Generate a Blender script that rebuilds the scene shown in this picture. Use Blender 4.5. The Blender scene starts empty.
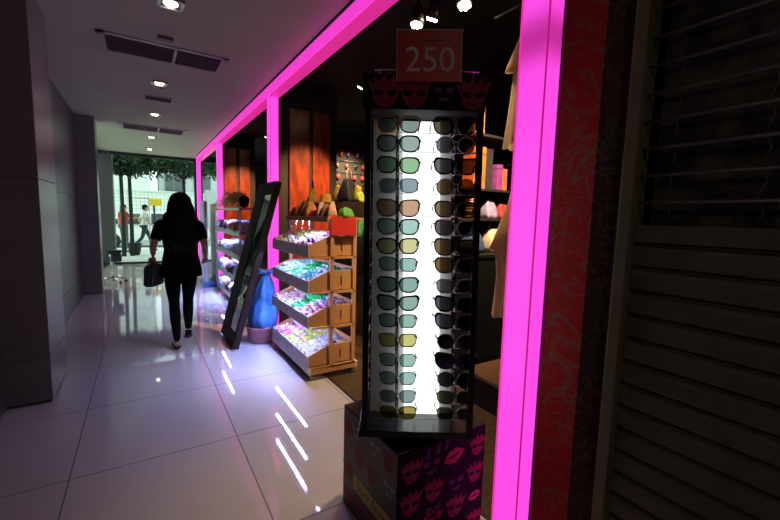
import bpy, bmesh, math, random
from mathutils import Vector, Matrix, noise
PI = math.pi
SC = bpy.context.scene
COL = SC.collection
R = math.radians

# ------------------------------------------------------------------ camera
YAW, PITCH, ROLL, CAMH = R(32.578), R(6.127), R(1.589), 1.4
cy, sy = math.cos(YAW), math.sin(YAW)
fw = Vector((sy*math.cos(PITCH), cy*math.cos(PITCH), -math.sin(PITCH)))
r0 = Vector((cy, -sy, 0)); u0 = r0.cross(fw)
rr = r0*math.cos(ROLL) + u0*math.sin(ROLL)
uu = -r0*math.sin(ROLL) + u0*math.cos(ROLL)
cam = bpy.data.cameras.new('camera'); cam.sensor_width = 36; cam.lens = 18.0
cam.clip_start = 0.02; cam.clip_end = 200
co = bpy.data.objects.new('camera', cam); COL.objects.link(co)
co.matrix_world = Matrix(((rr.x, uu.x, -fw.x, 0), (rr.y, uu.y, -fw.y, 0), (rr.z, uu.z, -fw.z, CAMH), (0, 0, 0, 1)))
SC.camera = co

# ------------------------------------------------------------------ world, exposure
W = bpy.data.worlds.new('overcast_sky'); SC.world = W; W.use_nodes = True
bg = W.node_tree.nodes['Background']
bg.inputs['Color'].default_value = (0.80, 0.95, 0.90, 1); bg.inputs['Strength'].default_value = 2.5
vs = SC.view_settings
vs.view_transform = 'Standard'; vs.look = 'None'; vs.gamma = 1; vs.exposure = 0.0; vs.use_curve_mapping = False

def lamp(name, kind, loc, energy, color, target=None, **kw):
    l = bpy.data.lights.new(name, kind); l.energy = energy; l.color = color
    for k, v in kw.items(): setattr(l, k, v)
    o = bpy.data.objects.new(name, l); COL.objects.link(o); o.location = loc
    if target is not None:
        o.rotation_euler = (Vector(target) - Vector(loc)).to_track_quat('-Z', 'Y').to_euler()
    return o
WARM = (1.0, 0.72, 0.42)
# ------------------------------------------------------------------ materials
M = {}
def mat(name, color, rough=0.5, metal=0.0, var=0.0, scale=8.0, spec=0.5, bump=0.0, sheen=0.0, color2=None, stretch=None):
    m = bpy.data.materials.new(name); m.use_nodes = True; nt = m.node_tree
    b = nt.nodes['Principled BSDF']
    b.inputs['Base Color'].default_value = (*color, 1); b.inputs['Roughness'].default_value = rough
    b.inputs['Metallic'].default_value = metal; b.inputs['Specular IOR Level'].default_value = spec
    if sheen: b.inputs['Sheen Weight'].default_value = sheen
    tc = nt.nodes.new('ShaderNodeTexCoord'); n = nt.nodes.new('ShaderNodeTexNoise')
    n.inputs['Scale'].default_value = scale; n.inputs['Detail'].default_value = 4
    if stretch:
        mp = nt.nodes.new('ShaderNodeMapping'); mp.inputs['Scale'].default_value = stretch
        nt.links.new(tc.outputs['Object'], mp.inputs[0]); nt.links.new(mp.outputs[0], n.inputs['Vector'])
    else:
        nt.links.new(tc.outputs['Object'], n.inputs['Vector'])
    if var or color2:
        rp = nt.nodes.new('ShaderNodeValToRGB')
        c2 = color2 if color2 else tuple(c*(1-var) for c in color)
        rp.color_ramp.elements[0].color = (*c2, 1); rp.color_ramp.elements[1].color = (*color, 1)
        rp.color_ramp.elements[0].position = 0.38; rp.color_ramp.elements[1].position = 0.62
        nt.links.new(n.outputs['Fac'], rp.inputs[0]); nt.links.new(rp.outputs[0], b.inputs['Base Color'])
    if bump:
        bp = nt.nodes.new('ShaderNodeBump'); bp.inputs['Strength'].default_value = bump; bp.inputs['Distance'].default_value = 0.01
        nt.links.new(n.outputs['Fac'], bp.inputs['Height']); nt.links.new(bp.outputs[0], b.inputs['Normal'])
    M[name] = m; return m
def emit(name, color, strength):
    m = bpy.data.materials.new(name); m.use_nodes = True; nt = m.node_tree
    b = nt.nodes['Principled BSDF']; b.inputs['Base Color'].default_value = (*[c*0.5 for c in color], 1)
    b.inputs['Roughness'].default_value = 0.35
    b.inputs['Emission Color'].default_value = (*color, 1); b.inputs['Emission Strength'].default_value = strength
    M[name] = m; return m
def glass(name, tint, gloss=0.12, rough=0.03):
    m = bpy.data.materials.new(name); m.use_nodes = True; nt = m.node_tree; nt.nodes.clear()
    o = nt.nodes.new('ShaderNodeOutputMaterial'); t = nt.nodes.new('ShaderNodeBsdfTransparent'); t.inputs[0].default_value = (*tint, 1)
    g = nt.nodes.new('ShaderNodeBsdfGlossy'); g.inputs['Roughness'].default_value = rough
    mx = nt.nodes.new('ShaderNodeMixShader'); fr = nt.nodes.new('ShaderNodeLayerWeight'); fr.inputs['Blend'].default_value = gloss
    nt.links.new(fr.outputs['Fresnel'], mx.inputs[0]); nt.links.new(t.outputs[0], mx.inputs[1]); nt.links.new(g.outputs[0], mx.inputs[2])
    nt.links.new(mx.outputs[0], o.inputs[0]); M[name] = m; return m

mat('black', (0.012, 0.012, 0.013), 0.35)
mat('black_satin', (0.016, 0.016, 0.018), 0.22)
mat('near_black', (0.02, 0.018, 0.017), 0.6)
mat('cabinet_black', (0.006, 0.006, 0.006), 0.6, spec=0.2)
mat('louvre_grey', (0.30, 0.26, 0.26), 0.7)
mat('shop_dark', (0.018, 0.015, 0.014), 0.75, var=0.4)
mat('chrome', (0.75, 0.75, 0.75), 0.12, 1.0)
mat('steel', (0.45, 0.43, 0.42), 0.3, 1.0, var=0.2)
mat('ceiling_paint', (0.60, 0.58, 0.43), 0.85, var=0.04, scale=3)
mat('cladding', (0.25, 0.235, 0.22), 0.28, 0.0, var=0.06, scale=2)
mat('cladding_side', (0.36, 0.34, 0.345), 0.22, 0.15, var=0.05, scale=2)
mat('wall_grey', (0.11, 0.11, 0.11), 0.3, var=0.05)
mat('vent_white', (0.5, 0.45, 0.45), 0.5)
mat('vent_dark', (0.10, 0.085, 0.085), 0.7)
mat('wood_dark', (0.030, 0.017, 0.011), 0.6, spec=0.25, var=0.4, scale=14, stretch=(1, 8, 1))
mat('wood_orange', (0.62, 0.31, 0.12), 0.55, var=0.25, scale=14, stretch=(2, 2, 14))
mat('crate_front', (0.74, 0.64, 0.58), 0.55, var=0.35, scale=10, stretch=(8, 1, 14))
mat('shop_floor', (0.10, 0.062, 0.035), 0.32, var=0.35, scale=4, stretch=(1, 8, 1))
mat('platform', (0.17, 0.085, 0.05), 0.45, var=0.3, scale=6, stretch=(8, 1, 1))
mat('orange_panel', (0.34, 0.055, 0.018), 0.32, var=0.55, scale=5, stretch=(3, 3, 0.8))
mat('red_paper', (0.62, 0.035, 0.02), 0.5, var=0.12, scale=12)
mat('sign_red', (0.80, 0.022, 0.018), 0.4, var=0.1)
mat('sign_digit', (1.0, 0.86, 0.80), 0.6)
mat('sign_edge', (0.75, 0.6, 0.5), 0.4)
mat('print_pink', (0.42, 0.055, 0.11), 0.7, spec=0.2, var=0.2, scale=20)
mat('print_purple', (0.10, 0.025, 0.12), 0.5)
mat('print_lips', (0.70, 0.035, 0.06), 0.4)
mat('print_grey', (0.28, 0.22, 0.25), 0.5)
mat('print_yellow', (0.62, 0.42, 0.05), 0.5)
mat('box_black', (0.014, 0.010, 0.014), 0.7, spec=0.15, color2=(0.020, 0.007, 0.022), scale=7)
mat('box_brown', (0.055, 0.045, 0.04), 0.5, var=0.3, scale=9)
mat('mirror', (0.75, 0.78, 0.76), 0.02, 1.0)
mat('back_grey', (0.78, 0.80, 0.79), 0.25, 0.15)
mat('wire_grey', (0.62, 0.62, 0.62), 0.45, 0.2)
mat('skin', (0.42, 0.22, 0.15), 0.5)
mat('skin_light', (0.55, 0.36, 0.27), 0.5)
mat('hair', (0.005, 0.004, 0.004), 0.6, spec=0.15, var=0.4, scale=30, bump=0.4)
mat('cloth_black', (0.004, 0.004, 0.0045), 0.9, spec=0.08)
mat('cloth_white', (0.62, 0.66, 0.64), 0.9)
mat('cloth_red', (0.45, 0.03, 0.03), 0.85)
mat('cloth_jeans', (0.03, 0.045, 0.06), 0.85)
mat('cloth_olive', (0.10, 0.14, 0.12), 0.85)
mat('bag_grey', (0.03, 0.03, 0.033), 0.5)
mat('eye', (0.02, 0.015, 0.012), 0.2)
mat('lips', (0.35, 0.09, 0.08), 0.4)
mat('cream', (0.85, 0.64, 0.36), 0.85, var=0.12, scale=16, bump=0.3, sheen=0.2)
mat('blue_plastic', (0.07, 0.27, 0.62), 0.28, var=0.3, scale=9, bump=0.6)
mat('tub_pink', (0.42, 0.16, 0.18), 0.45, var=0.2)
mat('lilac_board', (0.52, 0.50, 0.62), 0.4, var=0.12)
mat('blue_base', (0.04, 0.16, 0.42), 0.4)
mat('straw', (0.80, 0.58, 0.18), 0.6, var=0.35, scale=30)
mat('fluff', (0.72, 0.70, 0.80), 0.6, var=0.2, scale=25, bump=0.5)
mat('shutter', (0.17, 0.165, 0.12), 0.5, 0.1, var=0.2)
mat('shutter_bar', (0.34, 0.30, 0.19), 0.4, 0.3, var=0.15)
mat('rod_metal', (0.30, 0.29, 0.27), 0.35, 0.7)
mat('camo', (0.12, 0.12, 0.095), 0.9, color2=(0.025, 0.026, 0.022), scale=9)
mat('pave', (0.62, 0.66, 0.62), 0.8, var=0.1, scale=1.5)
mat('asphalt', (0.30, 0.32, 0.31), 0.85, var=0.1)
mat('car_white', (0.85, 0.88, 0.86), 0.25)
mat('car_glass', (0.06, 0.08, 0.085), 0.1)
mat('tyre', (0.02, 0.02, 0.02), 0.7)
mat('yellow', (0.85, 0.55, 0.02), 0.5)
mat('facade', (0.40, 0.45, 0.46), 0.7, var=0.12, scale=1.2)
mat('facade_dark', (0.16, 0.19, 0.20), 0.4)
mat('bark', (0.025, 0.03, 0.025), 0.8, var=0.3)
mat('leaf_dark', (0.022, 0.070, 0.022), 0.6, var=0.5, scale=3)
mat('leaf_bright', (0.20, 0.42, 0.05), 0.6, var=0.4, scale=3)
mat('frame_dark', (0.022, 0.022, 0.022), 0.5)
mat('gunmetal', (0.10, 0.10, 0.11), 0.35, 0.6)
emit('pink_face', (1.0, 0.075, 0.80), 1.0)
emit('pink_beam', (1.0, 0.055, 0.70), 0.85)
emit('pink_soft', (1.0, 0.035, 0.42), 0.62)
for k in range(13):
    f_ = 0.5+0.5*math.cos(PI*k/12.0); emit('pink_fade_%d' % k, (1.0, 0.05+0.025*f_, 0.62+0.18*f_), 0.52+0.48*f_)  # graded emission imitates the glow dimming where the tubes inside meet
emit('pink_seam', (1.0, 0.03, 0.45), 0.30)
emit('pink_falloff', (1.0, 0.03, 0.42), 0.85)
emit('led_white', (0.92, 1.0, 0.965), 1.7)
emit('led_strip', (0.36, 0.42, 1.0), 205.0)
emit('lamp_glow', (1.0, 0.90, 0.72), 14.0)
emit('spot_glow', (1.0, 0.80, 0.50), 30.0)
glass('pane', (0.90, 0.95, 0.93), 0.10, 0.0)

def sheer(name):
    """thin cloth that lets lamp light through"""
    m = M[name]; nt = m.node_tree; b = nt.nodes['Principled BSDF']; o = nt.nodes['Material Output']
    t = nt.nodes.new('ShaderNodeBsdfTranslucent'); t.inputs[0].default_value = (0.85, 0.62, 0.34, 1)
    x = nt.nodes.new('ShaderNodeMixShader'); x.inputs[0].default_value = 0.5
    nt.links.new(b.outputs[0], x.inputs[1]); nt.links.new(t.outputs[0], x.inputs[2]); nt.links.new(x.outputs[0], o.inputs[0])
sheer('cream')
def tile_material():
    m = bpy.data.materials.new('floor_tiles'); m.use_nodes = True; nt = m.node_tree; L = nt.links
    b = nt.nodes['Principled BSDF']; tc = nt.nodes.new('ShaderNodeTexCoord'); sp = nt.nodes.new('ShaderNodeSeparateXYZ')
    L.new(tc.outputs['Object'], sp.inputs[0])
    def mth(op, a, bb=None):
        n = nt.nodes.new('ShaderNodeMath'); n.operation = op
        for i, v in enumerate((a, bb)):
            if v is None: continue
            if isinstance(v, (int, float)): n.inputs[i].default_value = v
            else: L.new(v, n.inputs[i])
        return n.outputs[0]
    def line(c, off, pitch):
        a = mth('DIVIDE', mth('ADD', c, -off), pitch)
        f = mth('FRACT', a); d = mth('ABSOLUTE', mth('SUBTRACT', f, 0.5))
        return mth('GREATER_THAN', d, 0.5 - 0.0032/pitch)
    g = mth('MAXIMUM', line(sp.outputs[0], -0.362, 0.8306), line(sp.outputs[1], 1.608, 0.866))
    n = nt.nodes.new('ShaderNodeTexNoise'); n.inputs['Scale'].default_value = 1.3; n.inputs['Detail'].default_value = 6
    L.new(tc.outputs['Object'], n.inputs['Vector'])
    rp = nt.nodes.new('ShaderNodeValToRGB')
    rp.color_ramp.elements[0].color = (0.54, 0.51, 0.49, 1); rp.color_ramp.elements[1].color = (0.62, 0.58, 0.56, 1)
    L.new(n.outputs['Fac'], rp.inputs[0])
    mx = nt.nodes.new('ShaderNodeMix'); mx.data_type = 'RGBA'
    L.new(g, mx.inputs[0]); L.new(rp.outputs[0], mx.inputs[6]); mx.inputs[7].default_value = (0.10, 0.09, 0.085, 1)
    L.new(mx.outputs[2], b.inputs['Base Color'])
    ro = mth('ADD', mth('MULTIPLY', g, 0.5), 0.045); L.new(ro, b.inputs['Roughness'])
    b.inputs['Specular IOR Level'].default_value = 0.6
    M['floor_tiles'] = m
tile_material()

def damask(name, base, line):
    m = bpy.data.materials.new(name); m.use_nodes = True; nt = m.node_tree; L = nt.links
    b = nt.nodes['Principled BSDF']; tc = nt.nodes.new('ShaderNodeTexCoord')
    def contour(scale, width, dist):
        n = nt.nodes.new('ShaderNodeTexNoise'); n.inputs['Scale'].default_value = scale; n.inputs['Detail'].default_value = 3; n.inputs['Distortion'].default_value = dist
        L.new(tc.outputs['Object'], n.inputs['Vector'])
        a = nt.nodes.new('ShaderNodeMath'); a.operation = 'SUBTRACT'; L.new(n.outputs['Fac'], a.inputs[0]); a.inputs[1].default_value = 0.5
        c = nt.nodes.new('ShaderNodeMath'); c.operation = 'ABSOLUTE'; L.new(a.outputs[0], c.inputs[0])
        d = nt.nodes.new('ShaderNodeMath'); d.operation = 'LESS_THAN'; L.new(c.outputs[0], d.inputs[0]); d.inputs[1].default_value = width
        return d.outputs[0]
    x = nt.nodes.new('ShaderNodeMath'); x.operation = 'MAXIMUM'
    L.new(contour(5, 0.009, 0.8), x.inputs[0]); L.new(contour(10, 0.017, 1.2), x.inputs[1])
    mx = nt.nodes.new('ShaderNodeMix'); mx.data_type = 'RGBA'
    L.new(x.outputs[0], mx.inputs[0]); mx.inputs[6].default_value = (*base, 1); mx.inputs[7].default_value = (*line, 1)
    L.new(mx.outputs[2], b.inputs['Base Color'])
    b.inputs['Roughness'].default_value = 0.7; M[name] = m
damask('damask_red', (0.70, 0.012, 0.014), (0.50, 0.13, 0.10))
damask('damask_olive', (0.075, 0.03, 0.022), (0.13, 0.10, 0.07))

def grid_wall():
    m = bpy.data.materials.new('white_grid_wall'); m.use_nodes = True; nt = m.node_tree
    b = nt.nodes['Principled BSDF']; tc = nt.nodes.new('ShaderNodeTexCoord'); mp = nt.nodes.new('ShaderNodeMapping')
    mp.inputs['Rotation'].default_value = (R(90), 0, 0)
    k = nt.nodes.new('ShaderNodeTexBrick'); k.offset = 0; k.inputs['Scale'].default_value = 1
    k.inputs['Brick Width'].default_value = 0.17; k.inputs['Row Height'].default_value = 0.17; k.inputs['Mortar Size'].default_value = 0.012
    k.inputs['Color1'].default_value = (0.66, 0.76, 0.66, 1); k.inputs['Color2'].default_value = (0.72, 0.80, 0.70, 1)
    k.inputs['Mortar'].default_value = (0.36, 0.44, 0.40, 1)
    nt.links.new(tc.outputs['Object'], mp.inputs[0]); nt.links.new(mp.outputs[0], k.inputs['Vector'])
    nt.links.new(k.outputs[0], b.inputs['Base Color']); b.inputs['Roughness'].default_value = 0.8
    M['grid_wall'] = m
grid_wall()

def packet_mat(name, c1, c2, c3):
    c1, c2, c3 = [tuple(x**1.35*0.85 for x in c) for c in (c1, c2, c3)]
    m = bpy.data.materials.new(name); m.use_nodes = True; nt = m.node_tree; L = nt.links
    b = nt.nodes['Principled BSDF']; tc = nt.nodes.new('ShaderNodeTexCoord'); oi = nt.nodes.new('ShaderNodeObjectInfo')
    ad = nt.nodes.new('ShaderNodeVectorMath'); ad.operation = 'ADD'
    L.new(tc.outputs['Object'], ad.inputs[0]); L.new(oi.outputs['Random'], ad.inputs[1])
    v = nt.nodes.new('ShaderNodeTexVoronoi'); v.inputs['Scale'].default_value = 34
    L.new(ad.outputs[0], v.inputs['Vector'])
    sp = nt.nodes.new('ShaderNodeSeparateColor'); L.new(v.outputs['Color'], sp.inputs[0])
    rp = nt.nodes.new('ShaderNodeValToRGB'); rp.color_ramp.interpolation = 'CONSTANT'
    e = rp.color_ramp.elements; e[0].color = (*c1, 1); e[1].color = (*c2, 1); e[1].position = 0.5
    x = e.new(0.78); x.color = (*c3, 1)
    L.new(sp.outputs[0], rp.inputs[0]); L.new(rp.outputs[0], b.inputs['Base Color'])
    b.inputs['Roughness'].default_value = 0.25; M[name] = m
packet_mat('pk_lime', (0.45, 0.60, 0.10), (0.75, 0.72, 0.30), (0.12, 0.35, 0.10))
packet_mat('pk_white', (0.80, 0.78, 0.75), (0.75, 0.60, 0.40), (0.65, 0.65, 0.80))
packet_mat('pk_plum', (0.22, 0.02, 0.09), (0.55, 0.10, 0.12), (0.70, 0.55, 0.60))
packet_mat('pk_green', (0.05, 0.42, 0.10), (0.10, 0.55, 0.16), (0.65, 0.80, 0.70))
packet_mat('pk_mint', (0.55, 0.78, 0.66), (0.20, 0.50, 0.28), (0.80, 0.85, 0.82))
packet_mat('pk_teal', (0.05, 0.25, 0.20), (0.40, 0.60, 0.62), (0.70, 0.80, 0.80))
packet_mat('pk_pink', (0.75, 0.35, 0.45), (0.85, 0.70, 0.72), (0.60, 0.15, 0.30))
packet_mat('pk_brown', (0.45, 0.28, 0.22), (0.70, 0.55, 0.55), (0.30, 0.16, 0.14))
packet_mat('pk_red', (0.80, 0.78, 0.82), (0.70, 0.10, 0.08), (0.45, 0.40, 0.70))
packet_mat('pk_yellow', (0.75, 0.62, 0.15), (0.50, 0.65, 0.15), (0.82, 0.78, 0.62))

# ------------------------------------------------------------------ mesh helpers
def tf(bm, verts, mtx): bmesh.ops.transform(bm, matrix=mtx, verts=verts)
def setmi(bm, n0, mi):
    bm.faces.ensure_lookup_table()
    for f in bm.faces[n0:]: f.material_index = mi
def box(bm, c, s, rot=None, mi=0, bev=0.0):
    n0 = len(bm.faces)
    b2 = bmesh.new(); bmesh.ops.create_cube(b2, size=1)
    for v in b2.verts: v.co = Vector((v.co.x*s[0], v.co.y*s[1], v.co.z*s[2]))
    if bev: bmesh.ops.bevel(b2, geom=list(b2.edges), offset=bev, segments=2, affect='EDGES', profile=0.5)
    mt = Matrix.Translation(c)
    if rot is not None: mt = mt @ (rot if isinstance(rot, Matrix) else Matrix.Rotation(rot, 4, 'Z'))
    bmesh.ops.transform(b2, matrix=mt, verts=list(b2.verts)); join(bm, b2, mi)
def box2(bm, a, b, mi=0, bev=0.0):
    box(bm, [(a[i]+b[i])/2 for i in range(3)], [abs(b[i]-a[i]) for i in range(3)], None, mi, bev)
def join(bm, b2, mi=None, smooth=None):
    mp = {}
    for v in b2.verts: mp[v] = bm.verts.new(v.co)
    for f in b2.faces:
        try: g = bm.faces.new([mp[v] for v in f.verts])
        except ValueError: continue
        g.material_index = f.material_index if mi is None else mi
        g.smooth = f.smooth if smooth is None else smooth
    b2.free()
def tube(bm, pts, rad, seg=8, mi=0, caps=True):
    pts = [Vector(p) for p in pts]; n = len(pts)
    rads = rad if isinstance(rad, (list, tuple)) else [rad]*n
    rings = []; prev = None
    for i, p in enumerate(pts):
        t = (pts[min(i+1, n-1)] - pts[max(i-1, 0)]).normalized()
        if prev is None: a = t.orthogonal().normalized()
        else:
            a = prev - t*prev.dot(t); a = a.normalized() if a.length > 1e-6 else t.orthogonal().normalized()
        prev = a; b = t.cross(a)
        rings.append([bm.verts.new(p + (a*math.cos(2*PI*k/seg) + b*math.sin(2*PI*k/seg))*rads[i]) for k in range(seg)])
    for i in range(n-1):
        for k in range(seg):
            f = bm.faces.new((rings[i][k], rings[i][(k+1) % seg], rings[i+1][(k+1) % seg], rings[i+1][k])); f.smooth = True; f.material_index = mi
    if caps:
        f = bm.faces.new(rings[0][::-1]); f.material_index = mi
        f = bm.faces.new(rings[-1]); f.material_index = mi
def lathe(bm, prof, c=(0, 0, 0), seg=24, mi=0, mtx=None):
    rings = []; c = Vector(c)
    for r, z in prof:
        ring = []
        for k in range(seg):
            p = Vector((r*math.cos(2*PI*k/seg), r*math.sin(2*PI*k/seg), z))
            if mtx: p = mtx @ p
            ring.append(bm.verts.new(p + c))
        rings.append(ring)
    for i in range(len(rings)-1):
        for k in range(seg):
            f = bm.faces.new((rings[i][k], rings[i][(k+1) % seg], rings[i+1][(k+1) % seg], rings[i+1][k])); f.smooth = True; f.material_index = mi
    if prof[0][0] > 1e-5: bm.faces.new(rings[0][::-1]).material_index = mi
    if prof[-1][0] > 1e-5: bm.faces.new(rings[-1]).material_index = mi
def prism(bm, poly, fa, fb, mi=0):
    """poly: 2-D list, fa/fb map a 2-D point to the two end faces"""
    A = [bm.verts.new(fa(*p)) for p in poly]; B = [bm.verts.new(fb(*p)) for p in poly]; n = len(poly)
    bm.faces.new(A[::-1]).material_index = mi; bm.faces.new(B).material_index = mi
    for i in range(n):
        bm.faces.new((A[i], A[(i+1) % n], B[(i+1) % n], B[i])).material_index = mi
def ell(bm, c, r, seg=16, mi=0, rot=None):
    b2 = bmesh.new(); bmesh.ops.create_uvsphere(b2, u_segments=seg, v_segments=max(6, seg*2//3), radius=1)
    mt = Matrix.Translation(c)
    if rot is not None: mt = mt @ rot
    mt = mt @ Matrix.Diagonal((*r, 1))
    bmesh.ops.transform(b2, matrix=mt, verts=list(b2.verts)); join(bm, b2, mi, True)
def obj(name, bm, mats, parent=None, loc=None, rotz=None):
    bmesh.ops.recalc_face_normals(bm, faces=list(bm.faces))
    me = bpy.data.meshes.new(name); bm.to_mesh(me); bm.free()
    for m in (mats if isinstance(mats, (list, tuple)) else [mats]): me.materials.append(M[m])
    o = bpy.data.objects.new(name, me); COL.objects.link(o)
    if parent: o.parent = parent
    if loc is not None: o.location = loc
    if rotz is not None: o.rotation_euler[2] = rotz
    return o
def new(): return bmesh.new()
def tag(o, label, cat, group=None, kind=None):
    o['label'] = label; o['category'] = cat
    if group: o['group'] = group
    if kind: o['kind'] = kind
    return o
def thing(name, label, cat, loc=(0, 0, 0), rotz=0, group=None):
    o = bpy.data.objects.new(name, None); COL.objects.link(o); o.empty_display_size = 0.05
    o.location = loc; o.rotation_euler = (0, 0, rotz)
    return tag(o, label, cat, group)
def struct(name, bm, mats, label=None, parent=None):
    o = obj(name, bm, mats, parent)
    if parent is None:
        o['kind'] = 'structure'
        if label: o['label'] = label
    return o
def dup(root, label, group=None, mtx=None):
    r = root.copy(); COL.objects.link(r)
    if mtx is not None: r.matrix_world = mtx
    r['label'] = label
    if group: r['group'] = group
    for ch in list(root.children):
        c = ch.copy(); COL.objects.link(c); c.parent = r; c.matrix_parent_inverse = ch.matrix_parent_inverse.copy()
        for g in list(ch.children):
            d = g.copy(); COL.objects.link(d); d.parent = c
    return r
def text_mesh(bm, s, size, mtx, depth=0.001, mi=0, align='CENTER'):
    cu = bpy.data.curves.new('lettering', 'FONT'); cu.body = s; cu.size = size; cu.extrude = depth; cu.align_x = align; cu.align_y = 'CENTER'
    o = bpy.data.objects.new('lettering', cu); COL.objects.link(o)
    dg = bpy.context.evaluated_depsgraph_get(); me = bpy.data.meshes.new_from_object(o.evaluated_get(dg))
    b2 = bmesh.new(); b2.from_mesh(me); bmesh.ops.transform(b2, matrix=mtx, verts=list(b2.verts)); join(bm, b2, mi)
    bpy.data.objects.remove(o); bpy.data.curves.remove(cu); bpy.data.meshes.remove(me)
rnd = random.Random(7)
CZ = 2.90          # corridor ceiling
XS = 1.30          # shop-front plane

# ================================================================== SETTING
bm = new(); box2(bm, (-0.9, -2.6, -0.1), (1.335, 12.45, 0)); struct('floor', bm, 'floor_tiles', 'pale glossy tiled corridor floor with thin dark joints')
bm = new(); box2(bm, (1.335, -2.6, -0.1), (5.6, 12.45, 0.0)); struct('floor_shop', bm, 'shop_floor', 'dark brown wood floor inside the shop')
bm = new(); box2(bm, (1.325, 0.95, 0.0), (1.345, 11.9, 0.006)); struct('trim_1', bm, 'near_black', 'dark threshold strip between tiles and shop floor')
bm = new(); box2(bm, (-0.95, -2.6, CZ), (1.36, 12.45, CZ+0.15)); struct('ceiling', bm, 'ceiling_paint', 'plain mauve-grey corridor ceiling')
bm = new(); box2(bm, (1.36, -2.6, 2.98), (5.6, 12.45, 3.13)); struct('ceiling_shop', bm, 'shop_dark', 'black shop ceiling')
bm = new(); box2(bm, (-0.95, -2.7, -0.1), (5.6, -2.6, 3.1)); struct('wall_back', bm, 'wall_grey')
# left wall clad in panels with open joints
bm = new()
for (ya, yb) in ((-2.6, -0.6), (-0.595, 1.5), (1.505, 3.588), (4.255, 6.2), (6.205, 8.048)):
    for (za, zb) in ((0.0, 0.33), (0.336, 1.60), (1.606, CZ)):
        box2(bm, (-0.95, ya, za), (-0.832, yb, zb))
box2(bm, (-0.95, -2.6, 0), (-0.840, 8.45, CZ), 1)
struct('wall_left', bm, ['wall_grey', 'vent_dark'])
def pillar(n, ya, yb, m='cladding'):
    bm = new()
    for (za, zb) in ((0.02, 0.33), (0.336, 1.60), (1.606, CZ)):
        box2(bm, (-0.95, ya, za), (-0.585, yb, zb), 0)
    box2(bm, (-0.94, ya+0.006, 0), (-0.592, yb-0.006, CZ), 1)
    struct('pillar_%d' % n, bm, [m, 'vent_dark'], 'grey-brown clad pillar on the left side of the corridor')
pillar(1, 3.59, 4.25); pillar(2, 8.05, 8.45); pillar(3, 12.40, 13.0, 'wall_grey')  # last pillar's darker grey puts its backlit shade into the colour
# side glazing and street front
def window(n, boxes_frame, boxes_glass, label):
    bm = new()
    for a, b in boxes_frame: box2(bm, a, b)
    f = struct('window_%d' % n, bm, 'frame_dark', label)
    bm = new()
    for a, b in boxes_glass: box2(bm, a, b)
    struct('pane', bm, 'pane', parent=f)
window(1, [((-0.90, 8.45, 0), (-0.84, 12.4, 0.07)), ((-0.90, 8.45, 2.83), (-0.84, 12.4, CZ)), ((-0.90, 10.5, 0.07), (-0.84, 10.55, 2.83))],
       [((-0.875, 8.45, 0.07), (-0.865, 10.5, 2.83)), ((-0.875, 10.55, 0.07), (-0.865, 12.4, 2.83))], 'tall side glazing on the left before the street front')
window(2, [((-0.60, 12.36, 2.82), (2.3, 12.44, CZ+0.09)), ((-0.60, 12.36, 0), (2.3, 12.44, 0.05)), ((1.30, 12.36, 0.05), (1.36, 12.44, 2.82))],
       [((-0.60, 12.395, 0.05), (1.30, 12.405, 2.82)), ((1.36, 12.395, 0.05), (2.3, 12.405, 2.82))], 'full-width glass street front at the far end of the corridor')
bm = new(); box2(bm, (2.3, 12.36, 0), (5.6, 12.45, 3.0)); struct('wall_front', bm, 'shop_dark')
bm = new(); box2(bm, (5.5, -2.6, 0), (5.6, 12.45, 3.0)); struct('wall_right', bm, 'shop_dark')
bm = new(); box2(bm, (1.44, 0.69, 0), (5.5, 0.74, 2.98)); struct('wall_shop_side', bm, 'shop_dark', 'dark side wall of the shop')
# partitions with warm red-brown boards
def partition(n, y, xs, xe, lab):
    bm = new(); box2(bm, (1.42, y+0.03, 0), (xe, y+0.12, 2.98))
    w = struct('wall_partition_%d' % n, bm, 'near_black', lab)
    for (a, b) in xs:
        bm = new(); box2(bm, (a, y, 0.10), (b, y+0.03, 2.72), 0, 0.006)
        struct('wood_panel', bm, 'orange_panel', parent=w)
partition(1, 4.88, [(1.59, 1.85), (1.895, 2.13)], 2.24, 'dark partition with two glossy red-brown boards behind the candy rack')
partition(2, 8.56, [(1.45, 1.68), (1.745, 1.95)], 2.06, 'dark partition with two red-brown boards behind the second rack')

# damask-papered pier between the pink post and the shutter
bm = new()
P = [(1.335, 0.935), (1.31, 0.925), (1.31, 0.770), (1.345, 0.690), (1.44, 0.690), (1.44, 0.935)]
prism(bm, P, lambda x, y: (x, y, 0), lambda x, y: (x, y, 2.98), 0)
bm.faces.ensure_lookup_table(); bm.normal_update()
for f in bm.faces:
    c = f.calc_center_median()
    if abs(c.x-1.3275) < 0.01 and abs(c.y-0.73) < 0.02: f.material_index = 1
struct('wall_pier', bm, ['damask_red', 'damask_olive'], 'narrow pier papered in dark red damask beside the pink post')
bm = new(); box2(bm, (1.315, 0.672, 0), (1.44, 0.690, 2.98)); box2(bm, (1.36, 0.936, 0), (1.44, 0.97, 2.98)); struct('trim_2', bm, 'near_black', 'black strip between damask pier and shutter frame')
bm = new(); box2(bm, (1.29, 0.632, 0), (1.37, 0.672, 2.98), 0, 0.004); struct('trim_3', bm, 'shutter_bar', 'dark bronze shutter guide post')
bm = new(); box2(bm, (1.42, -2.6, 0), (1.46, 0.632, 2.98)); struct('wall_right_corridor', bm, 'camo', 'dark mottled fabric hung behind the shutter grille')
bm = new(); box2(bm, (1.36, -2.6, 2.90), (1.44, 0.95, 2.98)); struct('trim_4', bm, 'near_black')

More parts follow.
